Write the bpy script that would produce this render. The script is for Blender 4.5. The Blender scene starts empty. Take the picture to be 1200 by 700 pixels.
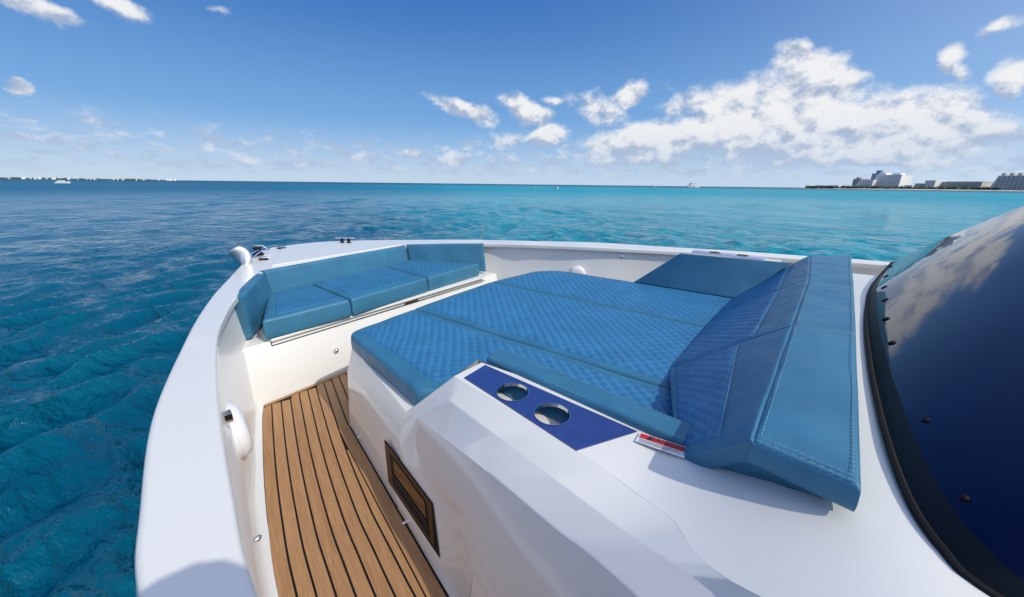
import bpy, bmesh, math, random
import numpy as np
from mathutils import Vector, Matrix

# ------------------------------------------------------------------ camera, sky, sun, exposure
S = bpy.context.scene
COL = S.collection
CAM = Vector((0, 0, 1.55))
FPX, CX, CY = 420.0, 600.0, 350.0
YAW = math.radians(54.0); PITCH = math.atan(134 / FPX); ROLL = math.atan(14 / 1200)
fw = Vector((math.sin(YAW) * math.cos(PITCH), math.cos(YAW) * math.cos(PITCH), -math.sin(PITCH)))
r0 = Vector((math.cos(YAW), -math.sin(YAW), 0)); u0 = r0.cross(fw)
rt = r0 * math.cos(ROLL) + u0 * math.sin(ROLL); up = -r0 * math.sin(ROLL) + u0 * math.cos(ROLL)
cd = bpy.data.cameras.new('camera'); cam = bpy.data.objects.new('camera', cd); COL.objects.link(cam)
cam.matrix_world = Matrix(((rt.x, up.x, -fw.x, CAM.x), (rt.y, up.y, -fw.y, CAM.y), (rt.z, up.z, -fw.z, CAM.z), (0, 0, 0, 1)))
cd.sensor_width = 36; cd.lens = 36 * FPX / 1200; cd.clip_start = 0.02; cd.clip_end = 60000
S.camera = cam

SUN_AZ, SUN_EL = math.radians(178), math.radians(43)
sun_dir = Vector((math.sin(SUN_AZ) * math.cos(SUN_EL), math.cos(SUN_AZ) * math.cos(SUN_EL), math.sin(SUN_EL)))
sl = bpy.data.lights.new('sun', 'SUN'); sl.energy = 2.9; sl.angle = math.radians(0.53); sl.color = (1, 0.93, 0.80)
so = bpy.data.objects.new('sun', sl); COL.objects.link(so)
so.rotation_euler = (-sun_dir).to_track_quat('-Z', 'Y').to_euler()
S.view_settings.view_transform = 'Standard'; S.view_settings.look = 'None'
S.view_settings.exposure = 0.0; S.view_settings.gamma = 1
SKY_STRENGTH = 0.085

def ray(x, y):
    return (fw * FPX + rt * (x - CX) - up * (y - CY)).normalized()
def at(x, y, z):
    """survey point: where the sight line through a photo point meets height z"""
    d = ray(x, y); return CAM + d * ((z - CAM.z) / d.z)
def atplane(x, y, P, N):
    d = ray(x, y); return CAM + d * ((P - CAM).dot(N) / d.dot(N))
def azel(x, y):
    d = ray(x, y); return math.atan2(d.x, d.y), math.asin(d.z)
def far(x, R, z=0.0):
    d = ray(x, 216); h = Vector((d.x, d.y, 0)).normalized(); return Vector((h.x * R, h.y * R, z))

# ---------------------------------------------------------------- node helpers
class NT:
    def __init__(s, tree): s.t = tree; s.n = tree.nodes; s.l = tree.links
    def new(s, typ, **k):
        n = s.n.new(typ)
        for a, b in k.items(): setattr(n, a, b)
        return n
    def put(s, sock, v):
        if isinstance(v, bpy.types.NodeSocket): s.l.new(v, sock)
        else: sock.default_value = v
    def m(s, op, a, b=0.0, c=0.0, clamp=False):
        n = s.new('ShaderNodeMath', operation=op); n.use_clamp = clamp
        s.put(n.inputs[0], a); s.put(n.inputs[1], b)
        if op in ('MULTIPLY_ADD', 'SMOOTH_MAX', 'SMOOTH_MIN'): s.put(n.inputs[2], c)
        return n.outputs[0]
    def ss(s, v, lo, hi, a=0.0, b=1.0):
        n = s.new('ShaderNodeMapRange', interpolation_type='SMOOTHSTEP')
        s.put(n.inputs[0], v); n.inputs[1].default_value = lo; n.inputs[2].default_value = hi
        n.inputs[3].default_value = a; n.inputs[4].default_value = b
        return n.outputs[0]
    def mix(s, f, a, b):
        n = s.new('ShaderNodeMix', data_type='RGBA'); s.put(n.inputs[0], f)
        for i, v in ((6, a), (7, b)):
            if not isinstance(v, bpy.types.NodeSocket) and len(v) == 3: v = (*v, 1)
            s.put(n.inputs[i], v)
        return n.outputs[2]
    def noise(s, vec, scale, detail=4, rough=0.5, dist=0.0, dim='3D'):
        n = s.new('ShaderNodeTexNoise', noise_dimensions=dim)
        s.put(n.inputs['Vector'], vec); n.inputs['Scale'].default_value = scale
        n.inputs['Detail'].default_value = detail; n.inputs['Roughness'].default_value = rough
        n.inputs['Distortion'].default_value = dist
        return n.outputs['Fac']
    def comb(s, x, y, z):
        n = s.new('ShaderNodeCombineXYZ')
        for i, v in enumerate((x, y, z)): s.put(n.inputs[i], v)
        return n.outputs[0]
    def sep(s, v):
        n = s.new('ShaderNodeSeparateXYZ'); s.put(n.inputs[0], v); return n.outputs

# ---------------------------------------------------------------- world
W = bpy.data.worlds.new('World'); S.world = W; W.use_nodes = True
t = NT(W.node_tree); W.node_tree.nodes.clear()
out = t.new('ShaderNodeOutputWorld')
sky = t.new('ShaderNodeTexSky', sky_type='NISHITA')
sky.sun_disc = False; sky.sun_elevation = SUN_EL; sky.sun_rotation = SUN_AZ
sky.air_density = 1.0; sky.dust_density = 0.3; sky.ozone_density = 4.0; sky.altitude = 0
hs = t.new('ShaderNodeHueSaturation'); hs.inputs['Saturation'].default_value = 1.15
t.l.new(sky.outputs[0], hs.inputs['Color'])
tcs = t.new('ShaderNodeTexCoord'); elz = t.sep(tcs.outputs['Generated'])[2]
k_ = 1 / SKY_STRENGTH
def kc_(c): return tuple(v * k_ for v in c)
air = t.mix(t.ss(elz, -.02, .16), kc_((.56, .70, .87)), kc_((.20, .43, .78)))
air = t.mix(t.ss(elz, .08, .42), air, kc_((.040, .175, .53)))
air = t.mix(t.ss(elz, .4, 1.0), air, kc_((.03, .12, .42)))
skyc0 = t.mix(.9, hs.outputs[0], air)
# the half of the sky round the sun is a broad pale glare
dp = t.new('ShaderNodeVectorMath', operation='DOT_PRODUCT'); t.l.new(tcs.outputs['Generated'], dp.inputs[0]); dp.inputs[1].default_value = sun_dir
gl = t.m('POWER', t.m('MULTIPLY', t.m('ADD', dp.outputs['Value'], 1.0), .5), 6.0)
gl = t.m('MULTIPLY', gl, t.ss(elz, -.01, .02))
ga = t.new('ShaderNodeMix', data_type='RGBA', blend_type='ADD'); t.put(ga.inputs[0], gl); t.put(ga.inputs[6], skyc0); ga.inputs[7].default_value = (1.3 * k_, 1.22 * k_, 1.08 * k_, 1)
skyc = ga.outputs[2]
bg = t.new('ShaderNodeBackground'); t.l.new(skyc, bg.inputs[0]); bg.inputs[1].default_value = SKY_STRENGTH
tc = t.new('ShaderNodeTexCoord'); x, y, z = t.sep(tc.outputs['Generated'])
az = t.m('ARCTAN2', x, y); el = t.m('ARCSINE', z)
def blob(px, py, rx, ry, s, tilt=0.0):
    a, e = azel(px, py); a2, _ = azel(px + rx, py); _, e2 = azel(px, py - ry)
    return (a, e, abs(a2 - a), abs(e2 - e), s, tilt)
BL = [blob(925, 72, 24, 20, 1), blob(948, 92, 42, 26, 1.3), blob(985, 98, 20, 12, .8), blob(845, 120, 70, 24, .75), blob(738, 112, 22, 16, 1.05),
      blob(705, 130, 36, 18, .6, -.3), blob(760, 168, 60, 22, 1.3), blob(870, 150, 80, 34, 1.3), blob(960, 145, 80, 34, 1.3), blob(1060, 155, 90, 28, 1.3),
      blob(1130, 168, 50, 22, 1.0), blob(990, 182, 210, 14, .75), blob(545, 130, 34, 11, .9, -.38), blob(615, 130, 26, 15, 1.05, -.3), blob(640, 161, 26, 11, 1.0),
      blob(648, 117, 16, 6, .6), blob(535, 184, 13, 9, .9), blob(483, 182, 12, 6, .75), blob(1115, 74, 20, 20, .8), blob(1125, 96, 14, 14, .6), blob(1195, 92, 22, 24, .8),
      blob(1172, 38, 30, 8, .55, .2), blob(40, 4, 60, 13, .9, -.2), blob(140, 2, 34, 14, .6, -.35), blob(12, 92, 22, 8, .95, -.2), blob(248, 8, 20, 6, .35),
      blob(290, 186, 16, 6, .6), blob(140, 184, 8, 4, .6), blob(430, 188, 20, 6, .5), blob(595, 165, 30, 12, .5), blob(1050, 120, 60, 14, .5),
      blob(740, 186, 60, 7, .8), blob(1050, 190, 120, 7, .8),
      (2.15, .42, .30, .10, .9, 0), (2.6, .25, .3, .08, .9, 0), (-.5, .5, .25, .08, .8, 0), (3.0, .3, .25, .1, .8, 0), (-1.2, .3, .3, .1, .8, 0), (-2.2, .2, .5, .08, .8, 0), (1.1, 1.0, .3, .07, .5, 0)]
base = t.comb(t.m('MULTIPLY', az, 1.0), t.m('MULTIPLY', el, 1.35), 3.3)
wn = t.new('ShaderNodeTexNoise'); t.put(wn.inputs['Vector'], base); wn.inputs['Scale'].default_value = 9; wn.inputs['Detail'].default_value = 5
wx, wy, wz = t.sep(wn.outputs['Color'])
azw = t.m('ADD', az, t.m('MULTIPLY', t.m('SUBTRACT', wx, .5), .11)); elw = t.m('ADD', el, t.m('MULTIPLY', t.m('SUBTRACT', wy, .5), .06))
field = None
for (a, e, ra, re, s, tl) in BL:
    dx = t.m('DIVIDE', t.m('SUBTRACT', azw, a), ra); dy0 = t.m('SUBTRACT', elw, e)
    if tl: dy0 = t.m('SUBTRACT', dy0, t.m('MULTIPLY', t.m('SUBTRACT', azw, a), tl))
    dy = t.m('DIVIDE', dy0, re)
    q = t.m('SQRT', t.m('ADD', t.m('MULTIPLY', dx, dx), t.m('MULTIPLY', dy, dy)))
    g = t.m('MULTIPLY', t.m('SUBTRACT', 1.5, q), s * 1.2)
    w_ = t.m('MAXIMUM', g, 0.0); w_ = t.m('MULTIPLY', w_, w_)
    num = t.m('MULTIPLY', w_, dy) if field is None else t.m('MULTIPLY_ADD', w_, dy, num); den = t.m('ADD', w_, .02) if field is None else t.m('ADD', den, w_)
    field = g if field is None else t.m('SMOOTH_MAX', field, g, .12)
fbm = t.noise(base, 17, 9, .62)
fbm_up = t.noise(t.comb(t.m('ADD', az, .012), t.m('ADD', t.m('MULTIPLY', el, 1.35), .022), 3.3), 17, 5, .6)
band = t.m('MULTIPLY', t.ss(el, 0.0, .03), t.ss(el, .15, .05))
low = t.noise(t.comb(t.m('MULTIPLY', az, 1.0), t.m('MULTIPLY', el, 2.2), 9.1), 20, 6, .6)
lowf = t.m('MULTIPLY', t.m('MULTIPLY', t.m('SUBTRACT', low, .43), 3.0), band)
dens = t.m('ADD', t.m('MAXIMUM', field, -.5), t.m('MULTIPLY', t.m('SUBTRACT', fbm, .5), 1.75))
alpha = t.ss(dens, .12, .95, 0, .97)
alpha = t.m('MAXIMUM', alpha, t.ss(lowf, .02, .55, 0, .8), clamp=True)
alpha = t.m('MULTIPLY', alpha, t.ss(el, 0.0, .04, .15, 1))
relief = t.m('SUBTRACT', fbm, fbm_up)
lit = t.m('ADD', t.m('MULTIPLY', relief, 3.2), t.m('ADD', .50, t.m('MULTIPLY', t.m('SUBTRACT', dens, .6), .28)))
lit = t.m('ADD', lit, t.m('MULTIPLY', t.m('SUBTRACT', t.noise(base, 9, 3, .5), .5), 1.1))
topness = t.m('DIVIDE', num, den)
lit = t.m('ADD', lit, t.m('MULTIPLY', t.m('ADD', topness, .05), .55))
lit = t.ss(lit, .0, .95)
ccol = t.mix(lit, (.43, .52, .70), (.96, .97, .98))
# clouds close to the horizon take the colour of the air between
ccol = t.mix(t.ss(el, .16, .01, 0, .6), ccol, (.50, .64, .84))
bg2 = t.new('ShaderNodeBackground'); t.l.new(ccol, bg2.inputs[0]); bg2.inputs[1].default_value = .92
ms = t.new('ShaderNodeMixShader'); t.l.new(alpha, ms.inputs[0]); t.l.new(bg.outputs[0], ms.inputs[1]); t.l.new(bg2.outputs[0], ms.inputs[2])
t.l.new(ms.outputs[0], out.inputs[0])

# ---------------------------------------------------------------- materials
def mat(name):
    m = bpy.data.materials.new(name); m.use_nodes = True
    m.node_tree.nodes.clear(); t = NT(m.node_tree)
    o = t.new('ShaderNodeOutputMaterial'); b = t.new('ShaderNodeBsdfPrincipled'); t.l.new(b.outputs[0], o.inputs[0])
    return m, t, b
def simple(name, col, rough=.4, metal=0, coat=0, nz=.0, nscale=8, bump=0, bscale=300, spec=.5, bevel=0):
    m, t, b = mat(name); tc = t.new('ShaderNodeTexCoord'); v = tc.outputs['Object']
    if nz:
        f = t.noise(v, nscale, 5, .6)
        t.put(b.inputs['Base Color'], t.mix(t.ss(f, .3, .7), tuple(c * (1 - nz) for c in col), tuple(min(1, c * (1 + nz * .6)) for c in col)))
        t.put(b.inputs['Roughness'], t.ss(t.noise(v, nscale * 3, 4), .3, .7, rough * .95, rough * 1.06))
    else:
        b.inputs['Base Color'].default_value = (*col, 1); b.inputs['Roughness'].default_value = rough
    b.inputs['Metallic'].default_value = metal; b.inputs['Coat Weight'].default_value = coat; b.inputs['Coat Roughness'].default_value = .06
    b.inputs['Specular IOR Level'].default_value = spec
    if bevel:
        bv = t.new('ShaderNodeBevel'); bv.samples = 4; bv.inputs['Radius'].default_value = bevel; t.l.new(bv.outputs[0], b.inputs['Normal'])
    if bump:
        bn = t.new('ShaderNodeBump'); bn.inputs['Strength'].default_value = bump; bn.inputs['Distance'].default_value = .001
        t.put(bn.inputs['Height'], t.noise(v, bscale, 3, .6)); t.l.new(bn.outputs[0], b.inputs['Normal'])
        if bevel: t.l.new(bv.outputs[0], bn.inputs['Normal'])
    return m
M = {}
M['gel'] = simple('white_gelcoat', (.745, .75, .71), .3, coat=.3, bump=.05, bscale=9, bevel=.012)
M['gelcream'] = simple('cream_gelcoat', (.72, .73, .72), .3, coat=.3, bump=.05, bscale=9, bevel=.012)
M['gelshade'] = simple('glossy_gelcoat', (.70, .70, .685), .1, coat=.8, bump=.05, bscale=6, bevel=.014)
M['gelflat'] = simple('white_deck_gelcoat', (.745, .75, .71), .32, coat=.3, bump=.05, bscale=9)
M['steel'] = simple('polished_steel', (.75, .76, .78), .12, metal=1)
M['black'] = simple('black_rubber', (.006, .006, .007), .65, spec=.25)
M['plate'] = simple('blue_acrylic', (.026, .055, .215), .25, coat=.3, nz=.1, nscale=20)
M['bronze'] = simple('bronze_window_frame', (.055, .032, .013), .3, metal=.3)
M['pane'] = simple('smoked_pane', (.10, .045, .015), .08, coat=.5)
M['white'] = simple('white_plastic', (.72, .73, .76), .35, nz=.03)
M['red'] = simple('red_ink', (.62, .03, .03), .4)
M['ink'] = simple('black_ink', (.02, .02, .02), .5)
M['greyink'] = simple('grey_ink', (.35, .35, .37), .5)
M['thread'] = simple('stitch_thread', (.15, .33, .43), .7)
M['seam'] = simple('dark_seam', (.008, .04, .075), .7)
def vinyl(name, col, bump=.35):
    m, t, b = mat(name); tc = t.new('ShaderNodeTexCoord'); v = tc.outputs['Object']
    f = t.noise(v, 5, 5, .6)
    t.put(b.inputs['Base Color'], t.mix(t.ss(f, .3, .7), tuple(c * .9 for c in col), tuple(c * 1.08 for c in col)))
    t.put(b.inputs['Roughness'], t.ss(t.noise(v, 14, 4), .3, .7, .40, .52)); b.inputs['Specular IOR Level'].default_value = .45
    vo = t.new('ShaderNodeTexVoronoi'); t.put(vo.inputs['Vector'], v); vo.inputs['Scale'].default_value = 420
    h = t.m('ADD', t.m('MULTIPLY', vo.outputs['Distance'], .5), t.m('MULTIPLY', t.noise(v, 22, 5, .6), 2.5))
    bn = t.new('ShaderNodeBump'); bn.inputs['Strength'].default_value = bump; bn.inputs['Distance'].default_value = .0016
    t.put(bn.inputs['Height'], h); t.l.new(bn.outputs[0], b.inputs['Normal'])
    return m
M['vinyl'] = vinyl('teal_vinyl', (.036, .168, .288))
M['seatquilt'] = vinyl('quilted_teal_vinyl', (.032, .163, .315))
M['quilt'] = vinyl('quilted_blue_vinyl', (.032, .175, .355))

def teak():
    m, t, b = mat('teak'); tc = t.new('ShaderNodeTexCoord'); v = tc.outputs['Object']
    x, y, z = t.sep(v)
    at_ = t.new('ShaderNodeAttribute', attribute_name='plank'); pl = at_.outputs['Fac']
    u = t.m('SUBTRACT', x, t.m('MULTIPLY', y, .3))
    gv = t.comb(t.m('ADD', t.m('MULTIPLY', u, 60), t.m('MULTIPLY', pl, 37)), t.m('MULTIPLY', y, 3.0), pl)
    g = t.noise(gv, 1.6, 6, .65, 1.2); fine = t.noise(t.comb(t.m('MULTIPLY', u, 500), t.m('MULTIPLY', y, 25), 0), 1, 3)
    big = t.noise(v, 4, 4)
    c = t.mix(t.ss(g, .25, .75), (.27, .135, .052), (.43, .24, .108))
    c = t.mix(t.m('MULTIPLY', t.ss(fine, .5, .75), .35), c, (.20, .10, .045))
    pw = t.new('ShaderNodeTexWhiteNoise', noise_dimensions='1D'); t.put(pw.inputs['W'], pl)
    c = t.mix(t.m('MULTIPLY', pw.outputs[0], .30), c, (.46, .27, .125))
    c = t.mix(t.ss(big, .5, .8, 0, .3), c, (.33, .20, .11))
    t.put(b.inputs['Base Color'], c); b.inputs['Roughness'].default_value = .62
    bn = t.new('ShaderNodeBump'); bn.inputs['Strength'].default_value = .3; bn.inputs['Distance'].default_value = .002
    t.put(bn.inputs['Height'], t.m('ADD', g, t.m('MULTIPLY', fine, .5))); t.l.new(bn.outputs[0], b.inputs['Normal'])
    return m
M['teak'] = teak()

def glass():
    m, t, b = mat('dark_blue_windscreen'); tc = t.new('ShaderNodeTexCoord')
    f = t.noise(tc.outputs['Object'], 2.5, 5, .6)
    t.put(b.inputs['Base Color'], t.mix(t.ss(f, .35, .7), (.0003, .0025, .020), (.0004, .0035, .028)))
    b.inputs['Roughness'].default_value = .035; b.inputs['IOR'].default_value = 1.45
    b.inputs['Specular Tint'].default_value = (.28, .50, 1, 1)
    bn = t.new('ShaderNodeBump'); bn.inputs['Strength'].default_value = .05; bn.inputs['Distance'].default_value = .02
    t.put(bn.inputs['Height'], t.noise(tc.outputs['Object'], 1.7, 2)); t.l.new(bn.outputs[0], b.inputs['Normal'])
    return m
M['glass'] = glass()

def sea():
    m, t, b = mat('sea_water'); ge = t.new('ShaderNodeNewGeometry'); P = ge.outputs['Position']
    x, y, z = t.sep(P)
    r = t.m('SQRT', t.m('ADD', t.m('MULTIPLY', x, x), t.m('MULTIPLY', y, y)))
    a = t.m('ARCTAN2', x, y)                                   # bearing from the boat
    lr = t.m('LOGARITHM', t.m('ADD', r, 1.0), 2.718)
    n1 = t.noise(P, .022, 4, .55); n2 = t.noise(P, .16, 4, .6)
    # sandy shallows lie to starboard and ahead, deeper weed beds to port
    sh = t.m('ADD', t.ss(a, .22, 1.05, -.35, .72), t.m('MULTIPLY', t.m('SUBTRACT', n1, .5), 1.1))
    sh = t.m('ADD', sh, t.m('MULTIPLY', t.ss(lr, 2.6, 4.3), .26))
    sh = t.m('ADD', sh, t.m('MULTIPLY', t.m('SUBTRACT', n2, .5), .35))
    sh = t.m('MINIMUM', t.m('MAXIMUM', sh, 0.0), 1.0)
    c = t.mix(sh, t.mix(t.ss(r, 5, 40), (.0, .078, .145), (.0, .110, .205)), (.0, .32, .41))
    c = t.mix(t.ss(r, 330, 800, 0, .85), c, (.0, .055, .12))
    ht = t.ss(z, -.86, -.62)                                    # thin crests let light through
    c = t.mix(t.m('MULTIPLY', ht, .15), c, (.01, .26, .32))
    t.put(b.inputs['Base Color'], c)
    t.put(b.inputs['Roughness'], t.ss(r, 8, 160, .07, .36)); b.inputs['IOR'].default_value = 1.33; b.inputs['Specular IOR Level'].default_value = .2
    st = t.comb(t.m('ADD', x, t.m('MULTIPLY', y, -.35)), t.m('ADD', t.m('MULTIPLY', y, 1.0), t.m('MULTIPLY', x, .35)), z)
    mp = t.new('ShaderNodeMapping'); t.put(mp.inputs[0], P); mp.inputs['Rotation'].default_value = (0, 0, math.radians(35)); mp.inputs['Scale'].default_value = (1, .45, 1)
    v = mp.outputs[0]
    h1 = t.noise(v, 5.0, 5, .6, .15); h2 = t.noise(v, 1.6, 5, .6, .2); h3 = t.noise(v, .45, 5, .6, .4)
    ridge = t.m('ABSOLUTE', t.m('SUBTRACT', h2, .5))
    h4 = t.noise(v, .14, 4, .6, .3)
    h = t.m('ADD', t.m('MULTIPLY', h1, .06), t.m('ADD', t.m('MULTIPLY', h2, .27), t.m('MULTIPLY', ridge, .0)))
    h = t.m('ADD', h, t.m('ADD', t.m('MULTIPLY', h3, .75), t.m('MULTIPLY', h4, 1.1)))
    bn = t.new('ShaderNodeBump'); bn.inputs['Strength'].default_value = 1.0; bn.inputs['Distance'].default_value = 1.0
    t.put(bn.inputs['Height'], t.m('MULTIPLY', h, t.ss(r, 60, 900, 1.0, .6))); t.l.new(bn.outputs[0], b.inputs['Normal'])
    return m
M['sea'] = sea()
M['sand'] = simple('pale_sand', (.55, .50, .40), .9, nz=.2, nscale=.05)
M['scrub'] = simple('shore_foliage', (.05, .075, .04), .9, nz=.3, nscale=.2)
M['hotelwhite'] = simple('white_render', (.78, .78, .76), .7, nz=.05, nscale=.1)
M['hotelgrey'] = simple('weathered_concrete', (.62, .60, .57), .8, nz=.15, nscale=.1)
M['hotelbrown'] = simple('grey_brown_concrete', (.36, .33, .31), .8, nz=.15, nscale=.1)
M['winglass'] = simple('dark_far_glass', (.28, .33, .38), .2)
M['winblue'] = simple('blue_far_glass', (.18, .29, .38), .2)
M['boatwhite'] = simple('far_boat_white', (.8, .8, .8), .4)
M['orange'] = simple('orange_canvas', (.6, .2, .08), .7)

# ---------------------------------------------------------------- object helpers
def tag(o, label=None, cat=None, group=None, kind=None):
    if label: o['label'] = label
    if cat: o['category'] = cat
    if group: o['group'] = group
    if kind: o['kind'] = kind
    return o
def empty(name, loc=(0, 0, 0), label=None, cat=None, group=None):
    o = bpy.data.objects.new(name, None); COL.objects.link(o); o.location = loc; o.empty_display_size = .1
    return tag(o, label, cat, group)
def link(name, me, mats, parent=None, smooth=True, auto=None):
    o = bpy.data.objects.new(name, me); COL.objects.link(o)
    for m in (mats if isinstance(mats, (list, tuple)) else [mats]): me.materials.append(m)
    if smooth: me.polygons.foreach_set('use_smooth', [True] * len(me.polygons))
    if parent is not None:
        o.parent = parent
        if parent.parent is None: o.location = -Vector(parent.location)
    if auto: me.set_sharp_from_angle(angle=math.radians(auto))
    return o
def mesh(name, V, F, mats, parent=None, smooth=False, bevel=0, segs=2, auto=None):
    bm = bmesh.new(); vs = [bm.verts.new(Vector(v)) for v in V]
    for f in F:
        try: bm.faces.new([vs[i] for i in f])
        except ValueError: pass
    bmesh.ops.recalc_face_normals(bm, faces=bm.faces)
    if bevel: bmesh.ops.bevel(bm, geom=list(bm.edges), offset=bevel, segments=segs, profile=.6, affect='EDGES', clamp_overlap=True)
    me = bpy.data.meshes.new(name); bm.to_mesh(me); bm.free()
    return link(name, me, mats, parent, smooth or bool(bevel), auto or (40 if bevel else None))
class MB:
    def __init__(s): s.bm = bmesh.new()
    def box(s, c, size, rot=None, bevel=0):
        r = bmesh.ops.create_cube(s.bm, size=1); M_ = Matrix.Translation(Vector(c)) @ (rot.to_4x4() if rot else Matrix()) @ Matrix.Diagonal((*size, 1))
        bmesh.ops.transform(s.bm, matrix=M_, verts=r['verts'])
        if bevel: bmesh.ops.bevel(s.bm, geom=list({e for v in r['verts'] for e in v.link_edges}), offset=bevel, segments=2, profile=.6, affect='EDGES')
        return s
    def tube(s, pts, rad, n=10, caps=True):
        pts = [Vector(p) for p in pts]; rings = []
        rads = rad if isinstance(rad, (list, tuple)) else [rad] * len(pts)
        ref = None
        for i, p in enumerate(pts):
            d = (pts[min(i + 1, len(pts) - 1)] - pts[max(i - 1, 0)]).normalized()
            if ref is None: ref = d.orthogonal().normalized()
            a = (ref - d * ref.dot(d)).normalized(); ref = a; b = d.cross(a)
            rings.append([s.bm.verts.new(p + (a * math.cos(2 * math.pi * k / n) + b * math.sin(2 * math.pi * k / n)) * rads[i]) for k in range(n)])
        for A, B in zip(rings, rings[1:]):
            for k in range(n): s.bm.faces.new((A[k], A[(k + 1) % n], B[(k + 1) % n], B[k]))
        if caps: s.bm.faces.new(rings[0][::-1]); s.bm.faces.new(rings[-1])
        return s
    def lathe(s, c, axis, prof, n=32):
        """prof: (distance along axis, radius)"""
        c = Vector(c); d = Vector(axis).normalized(); a = d.orthogonal().normalized(); b = d.cross(a); rings = []
        for (h, r) in prof:
            rings.append([s.bm.verts.new(c + d * h + (a * math.cos(2 * math.pi * k / n) + b * math.sin(2 * math.pi * k / n)) * max(r, 1e-4)) for k in range(n)])
        for A, B in zip(rings, rings[1:]):
            for k in range(n): s.bm.faces.new((A[k], A[(k + 1) % n], B[(k + 1) % n], B[k]))
        s.bm.faces.new(rings[0][::-1]); s.bm.faces.new(rings[-1]); return s
    def poly(s, pts, thick=None):
        vs = [s.bm.verts.new(Vector(p)) for p in pts]; f = s.bm.faces.new(vs)
        if thick is not None:
            r = bmesh.ops.extrude_face_region(s.bm, geom=[f]); bmesh.ops.translate(s.bm, vec=Vector(thick), verts=[g for g in r['geom'] if isinstance(g, bmesh.types.BMVert)])
        return s
    def build(s, name, mats, parent=None, smooth=True, auto=40):
        bmesh.ops.recalc_face_normals(s.bm, faces=s.bm.faces)
        me = bpy.data.meshes.new(name); s.bm.to_mesh(me); s.bm.free()
        return link(name, me, mats, parent, smooth, auto)
def catmull(pts, n):
    pts = [Vector(p) for p in pts]; N = len(pts); o = []
    for i in range(N - 1):
        p0, p1, p2, p3 = pts[max(i - 1, 0)], pts[i], pts[i + 1], pts[min(i + 2, N - 1)]
        for k in range(n):
            u = k / n; o.append(.5 * ((2 * p1) + (p2 - p0) * u + (2 * p0 - 5 * p1 + 4 * p2 - p3) * u * u + (3 * p1 - p0 - 3 * p2 + p3) * u ** 3))
    o.append(pts[-1]); return o
def offset2d(pts, d):
    """offset a polyline in plan to its right-hand side by d"""
    o = []
    for i, p in enumerate(pts):
        q = pts[min(i + 1, len(pts) - 1)] - pts[max(i - 1, 0)]; n = Vector((q.y, -q.x, 0)).normalized(); o.append(p + n * d)
    return o

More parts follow.
